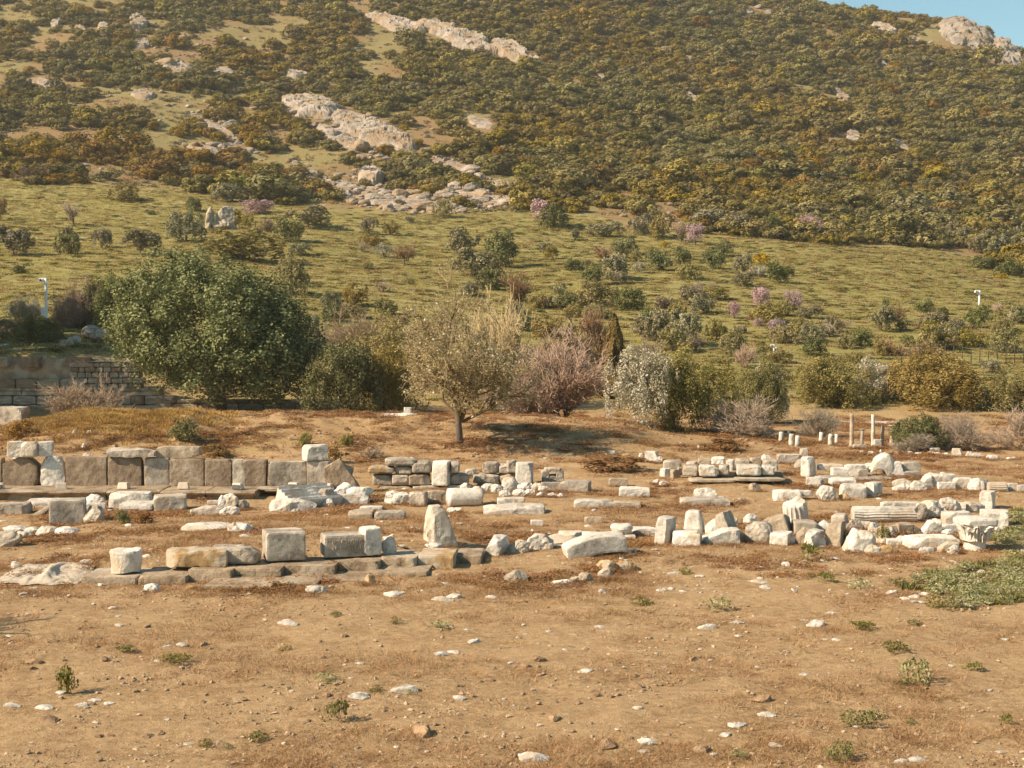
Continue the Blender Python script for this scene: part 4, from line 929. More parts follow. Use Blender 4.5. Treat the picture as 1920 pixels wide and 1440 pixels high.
M['dry'] = leaf_mat('dry_grass', [(0.211, 0.113, 0.049), (0.358, 0.206, 0.099), (0.484, 0.305, 0.163)], .25, .02, .2, .4)
M['dry_brown'] = leaf_mat('dry_brown_weed', [(0.155, 0.075, 0.031), (0.285, 0.151, 0.068), (0.402, 0.23, 0.116)], .2, .02, .2, .3)
M['weed'] = leaf_mat('weed_leaf', [(0.092, 0.095, 0.025), (0.184, 0.173, 0.052), (0.295, 0.246, 0.09)], .3, .03, .2, .25)
M['wedding'] = leaf_mat('grey_ground_cover', [(0.139, 0.146, 0.06), (0.264, 0.257, 0.112), (0.403, 0.361, 0.185), (0.528, 0.46, 0.291)], .3, .03, .2, .25)

def rand_dirs(rs, n):
    v = rs.normal(size=(n, 3)); return v / np.linalg.norm(v, axis=1)[:, None]
def leaf_quads(C, Nrm, L, W, rs):
    n = len(C)
    t = np.cross(Nrm, rand_dirs(rs, n)); t /= np.linalg.norm(t, axis=1)[:, None] + 1e-9
    b = np.cross(Nrm, t)
    sz = rs.uniform(.6, 1.35, n)[:, None]
    V = np.stack([C + t * L * sz, C + b * W * sz, C - t * L * sz, C - b * W * sz], 1).reshape(-1, 3)
    Q = np.arange(4 * n).reshape(-1, 4)
    return V, Q
def blobs_for(kind, rs, nb, br):
    """clump centres and radii of a crown that fills -1..1, -1..1, 0..1"""
    C = []
    off = rs.normal(0, .10, 2)
    while len(C) < nb:
        d = rand_dirs(rs, 1)[0]
        if kind == 'dome': z0, hz, lo = .36, .64, -.5
        elif kind == 'ball': z0, hz, lo = .5, .5, -1
        elif kind == 'big': z0, hz, lo = .40, .60, -.75
        else: z0, hz, lo = .30, .70, -.4
        if d[2] < lo: continue
        f = rs.uniform(.30, 1.0) ** .6 if kind != 'big' else rs.uniform(.55, 1.0) ** .4
        if d[2] > .55 and kind != 'big': f *= rs.uniform(.75, 1.05)
        r = br * rs.uniform(.5, 1.35)
        C.append((d[0] * f * (1 - .8 * r) + off[0] * (d[2] + .3), d[1] * f * (1 - .8 * r) + off[1] * (d[2] + .3), z0 + d[2] * f * (hz - r * .5), r))
    return np.array(C)
def crown_mesh(name, kind, seed, nb, br, n, L, mat, W=None, jit=.8, zs=.85, sub=9, zz=2.0):
    """leaves gathered in small clumps on the lobes of a crown that fills -1..1, -1..1, 0..1"""
    rs = np.random.RandomState(seed)
    B = blobs_for(kind, rs, nb, br)
    w = B[:, 3] ** 2
    m = nb * sub
    j = rs.choice(nb, m, p=w / w.sum()); d = rand_dirs(rs, m); d[:, 2] += .25; d /= np.linalg.norm(d, axis=1)[:, None]
    cc = B[j, :3] + d * (B[j, 3] * rs.uniform(.72, 1.04, m))[:, None] * np.array([1, 1, zs])
    cr = br * rs.uniform(.20, .42, m)
    i = rs.choice(m, n, p=cr ** 2 / (cr ** 2).sum())
    e = rand_dirs(rs, n)
    C = cc[i] + e * (cr[i] * (1 - np.abs(rs.normal(0, .25, n))))[:, None]
    for ax in (0, 1):
        lo, hi = np.percentile(C[:, ax], [.6, 99.4]); C[:, ax] = 2 * (C[:, ax] - lo) / (hi - lo) - 1
    lo, hi = np.percentile(C[:, 2], [.6, 99.4]); C[:, 2] = (C[:, 2] - lo) / (hi - lo)
    C[:, 2] = np.maximum(C[:, 2], .01)
    if kind == 'dome':                                               # round the shoulders and the skirt of the crown
        th = np.arctan2(C[:, 1], C[:, 0]); rr = np.hypot(C[:, 0], C[:, 1])
        hz_ = np.where(C[:, 2] > .40, (C[:, 2] - .40) / .64, (.40 - C[:, 2]) / .62)
        lim = np.sqrt(np.clip(1 - hz_ ** 2.4, .02, 1)) * (.86 + .26 * vnoise(np.cos(th) * 2 + seed, np.sin(th) * 2, C[:, 2] * 3))
        f = np.where(rr > lim, (lim + .55 * (rr - lim)) / np.maximum(rr, 1e-6), 1.0); C[:, 0] *= f; C[:, 1] *= f
    C[:, 2] *= zz                                                    # as tall as wide, so that the leaves keep their shape
    nr = .7 * d[i] + .55 * e + jit * rand_dirs(rs, n); nr /= np.linalg.norm(nr, axis=1)[:, None]
    V, Q = leaf_quads(C, nr, L, W or L * .6, rs)
    rnd = np.clip(.45 * rs.rand(n) + .35 * rs.rand(m)[i] + .2 * rs.rand(nb)[j][i], 0, 1)
    return mesh_np(name, V, Q, mat=mat, rnd=rnd)
def twigs_np(starts, mids, ends, r0, r1):
    n = len(starts)
    P = np.stack([starts, mids, ends], 1)
    tg = ends - starts; tg /= np.linalg.norm(tg, axis=1)[:, None] + 1e-9
    ref = np.where(np.abs(tg[:, 2:3]) > .8, np.array([[1., 0, 0]]), np.array([[0, 0, 1.]]))
    A = np.cross(tg, ref); A /= np.linalg.norm(A, axis=1)[:, None] + 1e-9; Bv = np.cross(tg, A)
    V = []
    rr = np.stack([r0, (r0 + r1) / 2, r1], 1)
    for k in range(3):
        th = k * 2 * math.pi / 3
        V.append(P + rr[..., None] * (math.cos(th) * A + math.sin(th) * Bv)[:, None, :])
    V = np.stack(V, 2)                                             # n, 3 stations, 3 corners
    base = np.arange(n)[:, None] * 9
    q = []
    for s in range(2):
        for k in range(3):
            k2 = (k + 1) % 3
            q.append(np.stack([base[:, 0] + s * 3 + k, base[:, 0] + s * 3 + k2, base[:, 0] + s * 3 + 3 + k2, base[:, 0] + s * 3 + 3 + k], -1))
    Q = np.stack(q, 1).reshape(-1, 4)
    return V.reshape(-1, 3), Q
def branch(rs, P0, D0, L0, R0, plan, up=.12):
    """grow levels of finer and finer branches; plan = (children per branch, length ratio, spread) per level"""
    st, dr, ln, rd = P0, D0 / np.linalg.norm(D0, axis=1)[:, None], L0, R0
    segs = []
    for lv in range(len(plan) + 1):
        bend = rs.normal(0, .10, st.shape) * ln[:, None]
        en = st + dr * ln[:, None] + np.array([0, 0, 1.]) * (up * ln)[:, None]
        md = (st + en) / 2 + bend
        segs.append((st, md, en, rd))
        if lv == len(plan): break
        nc, ratio, spread = plan[lv]
        k = np.repeat(np.arange(len(st)), nc); u = rs.uniform(.30, 1.0, len(k))[:, None]
        p = (1 - u) ** 2 * st[k] + 2 * u * (1 - u) * md[k] + u ** 2 * en[k]
        dd = dr[k] + spread * rand_dirs(rs, len(k)); dd /= np.linalg.norm(dd, axis=1)[:, None]
        st, dr, ln, rd = p, dd, ln[k] * ratio * rs.uniform(.55, 1.25, len(k)), rd[k] * .56
    return segs
def branch_np(segs, rmin):
    Vs, Qs, rn, o = [], [], [], 0
    for lv, (a_, m_, e_, r_) in enumerate(segs):
        r_ = np.maximum(r_, rmin)
        V, Q = twigs_np(a_, m_, e_, r_, np.maximum(r_ * .55, rmin * .7)); Vs.append(V); Qs.append(Q + o); o += len(V); rn.append(np.full(len(Q), lv / len(segs)))
    return np.vstack(Vs), np.vstack(Qs), np.concatenate(rn)
def fit_box(V, ref):
    V = V.copy()
    for ax in (0, 1):
        lo, hi = np.percentile(ref[:, ax], [.5, 99.5]); V[:, ax] = 2 * (V[:, ax] - lo) / (hi - lo) - 1
    V[:, 2] *= .97 / np.percentile(ref[:, 2], 99.5); return V
def twig_mesh(name, seed, n, mat, r=.006, stems=16):
    """bare crown filling -1..1 x -1..1 x 0..1: stems from the foot that fork into fine twigs"""
    rs = np.random.RandomState(seed)
    m = stems; az = rs.rand(m) * 6.283; el = rs.uniform(.35, 1.45, m)
    D = np.stack([np.cos(az) * np.cos(el), np.sin(az) * np.cos(el), np.sin(el)], -1)
    k = max(3, int(round((n / (m * 6.0)) ** .5)))
    segs = branch(rs, rs.normal(0, .05, (m, 3)) * np.array([1, 1, 0]), D, rs.uniform(.22, .42, m), np.full(m, r * 2.6), [(6, .74, .60), (k, .62, .75), (k, .50, .85)], .22)
    V, Q, rn = branch_np(segs, r)
    tips = np.vstack([g[2] for g in segs[-2:]])
    V = fit_box(V, tips); V[:, 2] = 2 * np.maximum(V[:, 2], 0)
    rnd = np.clip(rn + .45 * np.repeat(rs.rand(len(Q) // 6), 6), 0, 1)
    return mesh_np(name, V, Q, mat=mat, rnd=rnd)
def trunk_mesh(seed, h, r, lean=0.0, limbs=5, spread=.5, mat=None, fork=.55):
    """tapered trunk with limbs, joined in one mesh"""
    rs = np.random.RandomState(seed)
    parts = []
    z = np.linspace(0, h, 8)
    path = np.stack([lean * (z / h) ** 1.4 + .04 * h * (vnoise(z * 2 + seed, 1.0) - .5), .04 * h * (vnoise(z * 2 + seed, 5.0) - .5), z], -1)
    parts.append((path, r * np.linspace(1.25, .5, 8) * np.where(np.arange(8) == 0, 1.2, 1)))
    for i in range(limbs):
        k = rs.randint(int(8 * fork), 7); a = i * 2 * math.pi / limbs + rs.uniform(-.4, .4)
        L = h * rs.uniform(.5, .9); t = np.linspace(0, 1, 6)
        q = path[k] + np.stack([math.cos(a) * spread * L * t, math.sin(a) * spread * L * t, L * .75 * t ** .9], -1) + rs.normal(0, .03 * h, (6, 3)) * t[:, None]
        parts.append((q, r * .5 * np.linspace(1, .25, 6)))
    Vs, Qs, o = [], [], 0
    S = 8; th = np.linspace(0, 2 * math.pi, S, endpoint=False)
    for path, rad in parts:
        tg = np.gradient(path, axis=0); tg /= np.linalg.norm(tg, axis=1)[:, None] + 1e-9
        A = np.cross(tg, np.array([.9, .2, .1])); A /= np.linalg.norm(A, axis=1)[:, None]; Bv = np.cross(tg, A)
        rr = rad[:, None] * (1 + .25 * (vnoise(np.cos(th)[None, :] * 1.5 + path[:, 2:3] * 2, np.sin(th)[None, :] * 1.5, seed) - .5))
        V = path[:, None] + rr[..., None] * (np.cos(th)[None, :, None] * A[:, None] + np.sin(th)[None, :, None] * Bv[:, None])
        i = np.arange(len(path) * S).reshape(-1, S) + o; i2 = np.roll(i, -1, 1)
        Vs.append(V.reshape(-1, 3)); Qs.append(np.stack([i[:-1], i2[:-1], i2[1:], i[1:]], -1).reshape(-1, 4)); o += len(path) * S
    return mesh_np('trunk', np.vstack(Vs), np.vstack(Qs), mat=mat or M['bark'], smooth=True)

_lib = {}
def lib(kind, v=0):
    k = (kind, v)
    if k in _lib: return _lib[k]
    s = 1000 + 37 * v + sum(map(ord, kind))
    K = kind
    if K == 'big': m = crown_mesh('crown', 'big', s, 120, .25, 84000, 0.0175, M['leaf_big'], 0.0111, sub=10)
    elif K == 'darkshrub': m = crown_mesh('crown', 'dome', s, 26, .38, 24000, 0.0273, M['leaf_dark'], 0.0169)
    elif K == 'oliveshrub': m = crown_mesh('crown', 'dome', s, 26, .36, 21000, 0.0299, M['leaf_olive'], 0.0143)
    elif K == 'greyshrub': m = crown_mesh('crown', 'dome', s, 24, .38, 18000, 0.0312, M['leaf_grey'], 0.0169)
    elif K == 'yellowshrub': m = crown_mesh('crown', 'dome', s, 24, .38, 17000, 0.0299, M['leaf_yellow'], 0.0156, jit=.9)
    elif K == 'blossomshrub': m = crown_mesh('crown', 'dome', s, 24, .36, 17000, 0.0260, M['blossom_w'], 0.0182)
    elif K == 'm_dark': m = crown_mesh('crown', 'dome', s, 9, .50, 2600, 0.0708, M['leaf_dark'], 0.0425)
    elif K == 'm_olive': m = crown_mesh('crown', 'dome', s, 9, .50, 2600, 0.0708, M['leaf_olive'], 0.0425)
    elif K == 'm_grey': m = crown_mesh('crown', 'dome', s, 9, .50, 2600, 0.0708, M['leaf_grey'], 0.0425)
    elif K == 'm_yellow': m = crown_mesh('crown', 'dome', s, 9, .50, 1500, 0.1003, M['leaf_yellow'], 0.0425)
    elif K == 'm_rust': m = crown_mesh('crown', 'dome', s, 9, .50, 1500, 0.0885, M['leaf_rust'], 0.0472)
    elif K == 'm_pink': m = crown_mesh('crown', 'ball', s, 9, .50, 2200, 0.0684, M['blossom_p'], 0.0472, jit=.9)
    elif K == 'm_white': m = crown_mesh('crown', 'ball', s, 8, .48, 1700, 0.0649, M['blossom_w'], 0.0448, jit=.9)
    elif K == 'm_broom': m = crown_mesh('crown', 'dome', s, 10, .45, 900, 0.1062, M['broom'], 0.0590, jit=.9)
    elif K == 'm_brown': m = twig_mesh('crown', s, 700, M['twig_brown'], .007, 10)
    elif K == 'm_pinktwig': m = twig_mesh('crown', s, 1000, M['twig_pink'], .007, 12)
    elif K == 'm_rusttwig': m = twig_mesh('crown', s, 1000, M['twig_rust'], .007, 12)
    elif K == 'maquis': m = crown_mesh('crown', 'dome', s, 6, .58, 1500, 0.0920, M['maquis'], 0.0590, jit=.38)
    elif K == 'maquis_orange': m = crown_mesh('crown', 'dome', s, 6, .58, 1500, 0.0920, M['maquis_orange'], 0.0590, jit=.38)
    elif K == 'twig_pink': m = twig_mesh('crown', s, 11000, M['twig_pink'], .0025, 30)
    elif K == 'twig_brown': m = twig_mesh('crown', s, 7000, M['twig_brown'], .0028, 24)
    elif K == 'twig_beige': m = twig_mesh('crown', s, 7000, M['twig_beige'], .0032, 22)
    _lib[k] = m; return m
_tn = [0]
def plant(x0, x1, top, bot, kind, label, cat='shrub', name='shrub', Y=None, trunk=0.0, group=None, v=None, dy=.85, bark='bark', lift=0.0, limbs=4):
    """a bush or tree seen between these columns and rows; trunk = share of the height below the crown"""
    _tn[0] += 1
    cx = (x0 + x1) / 2
    p = gp(cx, bot) if Y is None else at(cx, bot, Y)
    if Y is not None: p[2] = min(p[2], float(H(p[0], p[1]))) if lift == 0 else p[2]
    s = F / p[1]; W = (x1 - x0) / s; hh = (p[2] * 0 + (bot - top) / s)
    if Y is not None:
        topz = at(cx, top, Y)[2]; hh = topz - p[2]
    v = _tn[0] % 3 if v is None else v
    if kind.startswith('twig'): v = v % 2
    root = empty(name, (p[0], p[1] + .3 * W * .5, p[2] - .05), label, cat, group, rz=(_tn[0] * 2.39996) % 6.283 if abs(dy - .85) < .01 and W < 6 else 0)
    g = 1.04
    c = obj('crown', lib(kind, v), root, (0, 0, trunk * hh * .8), (0, 0, 0), (W / 2 * g, W / 2 * dy * g, (hh * (1 - trunk * .8) + .05) / 2))
    if trunk > 0: obj('trunk', trunk_mesh(_tn[0], hh * (trunk + .25), max(.03, .028 * hh + .02), 0, limbs, .55, M[bark]), root)
    return root

# the big evergreen
r = plant(215, 582, 474, 800, 'big', 'huge dense round evergreen tree with a dark trunk at left', 'tree', 'evergreen_tree', Y=54.0, v=0, dy=.95)
cr = [c for c in r.children if c.name.startswith('crown')][0]; hh = 2 * cr.scale[2]
cr.location = (0, 0, hh * .14); cr.scale[2] = hh * .85 / 2
obj('trunk', trunk_mesh(5, hh * .42, .36, 0, 7, .8, M['bark'], .45), r)
# the round dark shrub beside it
plant(555, 722, 640, 785, 'darkshrub', 'round dark green shrub right of the huge evergreen tree', 'shrub', 'dark_shrub', Y=49.6)
plant(690, 800, 645, 790, 'yellowshrub', 'loose yellow-green shrub between the dark shrub and the almond tree', 'shrub', 'loose_shrub', Y=51)
plant(630, 800, 595, 780, 'oliveshrub', 'pale olive thicket behind the round dark shrub', 'shrub', 'olive_shrub', Y=53.5)
# almond tree on the bank
def almond():
    p = gp(862, 832); s = F / p[1]
    root = empty('almond_tree', (p[0], p[1] + .1, p[2] - .06), 'sparse almond tree with leaning trunk and fading blossom on the earth bank', 'tree')
    hh = (832 - 548) / s; R = 118 / s
    obj('trunk', trunk_mesh(12, hh * .34, .10, -.12, 8, .75, M['bark'], .5), root)
    rs = np.random.RandomState(5)
    m = 8; az = np.arange(m) * .79 + rs.normal(0, .25, m); el = rs.uniform(.45, 1.35, m)
    D = np.stack([np.cos(az) * np.cos(el), np.sin(az) * np.cos(el), np.sin(el)], -1)
    segs = branch(rs, np.array([[-.1, 0, hh * .17]]) + rs.normal(0, .04, (m, 3)), D, hh * rs.uniform(.30, .46, m), np.full(m, .055), [(6, .62, .75), (6, .58, .95), (6, .55, 1.1), (3, .6, 1.2)], .08)
    V, Q, rn = branch_np(segs, .0065)
    tips = np.vstack([g[2] for g in segs[-2:]])
    lo, hi = np.percentile(tips[:, 0], [1, 99]); fx = 2 * R * 1.04 / (hi - lo); zt = np.percentile(tips[:, 2], 99.2); fz = (hh - hh * .17) / (zt - hh * .17)
    def fit(A):
        A = A.copy(); A[:, 0] = A[:, 0] * fx + .12; A[:, 1] *= fx; A[:, 2] = hh * .17 + (A[:, 2] - hh * .17) * fz; return A
    V = fit(V); tip = fit(tips); n = len(tip)
    obj('branches', mesh_np('branches', V, Q, mat=M['twig_beige'], rnd=np.clip(.75 * rn + .2 * np.repeat(rs.rand(len(Q) // 6), 6), 0, 1)), root)
    k = rs.choice(n, 15000); C = tip[k] + rs.normal(0, .07, (15000, 3))
    V, Q = leaf_quads(C, rand_dirs(rs, 15000), .030, .018, rs)
    obj('leaves', mesh_np('leaves', V, Q, mat=M['leaf_pale'], rnd=rs.rand(15000)), root)
    k = rs.choice(n, 800); C = tip[k] + rs.normal(0, .05, (800, 3))
    V, Q = leaf_quads(C, rand_dirs(rs, 800), .04, .032, rs)
    obj('blossom', mesh_np('blossom', V, Q, mat=M['blossom_w'], rnd=.5 + .5 * rs.rand(800)), root)
almond()
plant(850, 1005, 556, 800, 'twig_beige', 'pale beige bare tree behind the almond tree', 'tree', 'bare_tree', Y=58)
plant(905, 1150, 625, 800, 'twig_pink', 'broad pinkish bare shrub right of the almond tree', 'shrub', 'bare_shrub', Y=51, v=0)
plant(590, 745, 585, 690, 'twig_pink', 'low pinkish bare thicket right of the evergreen crown', 'shrub', 'bare_shrub', Y=68, v=1)
# cypress
def cypress(x0, x1, top, bot, Y, label):
    p = at((x0 + x1) / 2, bot, Y); g = float(H(p[0], p[1])); tz = at(960, top, Y)[2]; hh = tz - g; R = (x1 - x0) / (F / Y) / 2
    rs = np.random.RandomState(8); n = 7000
    z = rs.rand(n) ** 1.2; a = rs.rand(n) * 6.283
    rr = R * np.clip(1.15 * (1 - z) ** .75, 0, 1) * np.clip(z * 6 + .35, 0, 1) * (.72 + .5 * vnoise(np.cos(a) * 3, np.sin(a) * 3, z * 9)) * (1 - np.abs(rs.normal(0, .12, n)))
    C = np.stack([rr * np.cos(a), rr * np.sin(a), z * hh], -1)
    nr = np.stack([np.cos(a), np.sin(a), 0 * a + .5], -1) + .5 * rand_dirs(rs, n); nr /= np.linalg.norm(nr, axis=1)[:, None]
    V, Q = leaf_quads(C, nr, .085, .05, rs)
    root = empty('cypress_tree', (p[0], p[1], g - .05), label, 'tree')
    obj('crown', mesh_np('crown', V, Q, mat=M['cypress'], rnd=np.clip(.6 * rs.rand(n) + .4 * vnoise(np.cos(a) * 3, np.sin(a) * 3, z * 9), 0, 1)), root)
    obj('trunk', trunk_mesh(3, hh * .5, .12, 0, 2, .1), root)
cypress(1118, 1186, 588, 720, 62, 'dark cone-shaped cypress behind the bare pinkish shrub')
plant(1020, 1130, 590, 700, 'm_rusttwig', 'rust-coloured bare bush left of the dark cypress', 'shrub', 'rusty_bush', Y=70, v=1)
plant(1085, 1165, 570, 660, 'm_rusttwig', 'rust-coloured bare bush behind the dark cypress', 'shrub', 'rusty_bush', Y=76, v=2)
plant(1132, 1276, 656, 796, 'blossomshrub', 'white-blossoming shrub left of the large olive-green shrub', 'shrub', 'blossoming_shrub', Y=47.6)
plant(1212, 1400, 655, 818, 'oliveshrub', 'large spreading olive-green shrub at right of centre', 'shrub', 'olive_shrub', Y=48.5, v=1)
plant(1380, 1485, 670, 790, 'oliveshrub', 'olive-green shrub with pale flowers right of the large spreading one', 'shrub', 'olive_shrub', Y=54, v=2)
plant(1400, 1480, 690, 770, 'blossomshrub', 'faintly blossoming bush behind the bare brown shrub', 'shrub', 'blossoming_shrub', Y=55, v=1)
plant(1325, 1475, 745, 828, 'twig_brown', 'bare brown shrub leaning over the column stumps', 'shrub', 'bare_shrub', Y=47.5, v=0)
plant(1480, 1580, 762, 828, 'twig_brown', 'second bare brown shrub left of the far columns', 'shrub', 'bare_shrub', Y=48.5, v=1)
plant(1490, 1655, 670, 790, 'oliveshrub', 'olive-green tree behind the far columns', 'tree', 'olive_tree', Y=60, v=0)
plant(1600, 1690, 672, 760, 'blossomshrub', 'pale blossoming tree between the two trees behind the columns', 'tree', 'blossoming_tree', Y=62, v=2)
plant(1660, 1860, 660, 792, 'yellowshrub', 'wide yellow-green tree behind the dark green bush', 'tree', 'yellow_green_tree', Y=60, v=1)
plant(1840, 1990, 690, 790, 'oliveshrub', 'olive-green tree at the right edge', 'tree', 'olive_tree', Y=59, v=2)
plant(1668, 1785, 780, 846, 'darkshrub', 'round dark green bush beside the far columns', 'shrub', 'dark_shrub', v=1)
plant(1678, 1754, 812, 850, 'twig_brown', 'small grey-brown bush in front of the round dark green bush', 'shrub', 'bare_shrub', v=2)
plant(1760, 1860, 775, 846, 'twig_brown', 'brown bare shrub right of the round dark green bush', 'shrub', 'bare_shrub', v=0)
plant(1850, 1990, 765, 846, 'twig_brown', 'brown bare shrub at the right edge below the olive tree', 'shrub', 'bare_shrub', v=1)
# back left terrace
plant(75, 205, 525, 640, 'twig_pink', 'reddish bare bush behind the white pole', 'shrub', 'bare_shrub', Y=72, v=2)
plant(8, 72, 555, 612, 'blossomshrub', 'white-blossoming bush left of the white pole', 'shrub', 'blossoming_shrub', Y=73, v=0)
plant(140, 250, 515, 640, 'darkshrub', 'dark bushy shrub between the reddish bush and the evergreen', 'shrub', 'dark_shrub', Y=72, v=2)
plant(70, 235, 715, 800, 'twig_pink', 'grey-pink bare thicket in front of the retaining wall', 'shrub', 'bare_shrub', Y=51, v=1)
plant(15, 115, 595, 665, 'darkshrub', 'shaded dark shrub on the terrace below the white pole', 'shrub', 'dark_shrub', Y=65, v=0)
plant(-40, 40, 600, 655, 'greyshrub', 'shaded shrub on the terrace at the left edge', 'shrub', 'dark_shrub', Y=66, v=0)
# trees just outside the left edge whose shade falls on the terrace
for x, y, w_, h_, l in [(-24.4, 55.0, 7.2, 8.6, 'evergreen tree left of the picture shading the retaining wall'), (-28.2, 61.5, 8.6, 9.5, 'evergreen tree left of the picture shading the terrace'), (-31.0, 68.0, 8.4, 8.5, 'smaller evergreen left of the picture above the wall')]:
    root = empty('evergreen_tree', (x, y, float(H(x, y)) - .05), l, 'tree')
    obj('crown', lib('darkshrub', 1), root, (0, 0, h_ * .2), (0, 0, x), (w_ / 2, w_ / 2, h_ * .4)); obj('trunk', trunk_mesh(int(y), h_ * .5, .2, 0, 5, .6), root)
root = empty('small_tree', (-10.4, 17.0, 0), 'small sparse tree left of the picture shading the foreground edge', 'tree')
obj('crown', lib('m_brown', 0), root, (0, 0, 2.1), (0, 0, 0), (.75, .9, .5)); obj('trunk', trunk_mesh(77, 2.9, .07, 0, 5, .5), root)

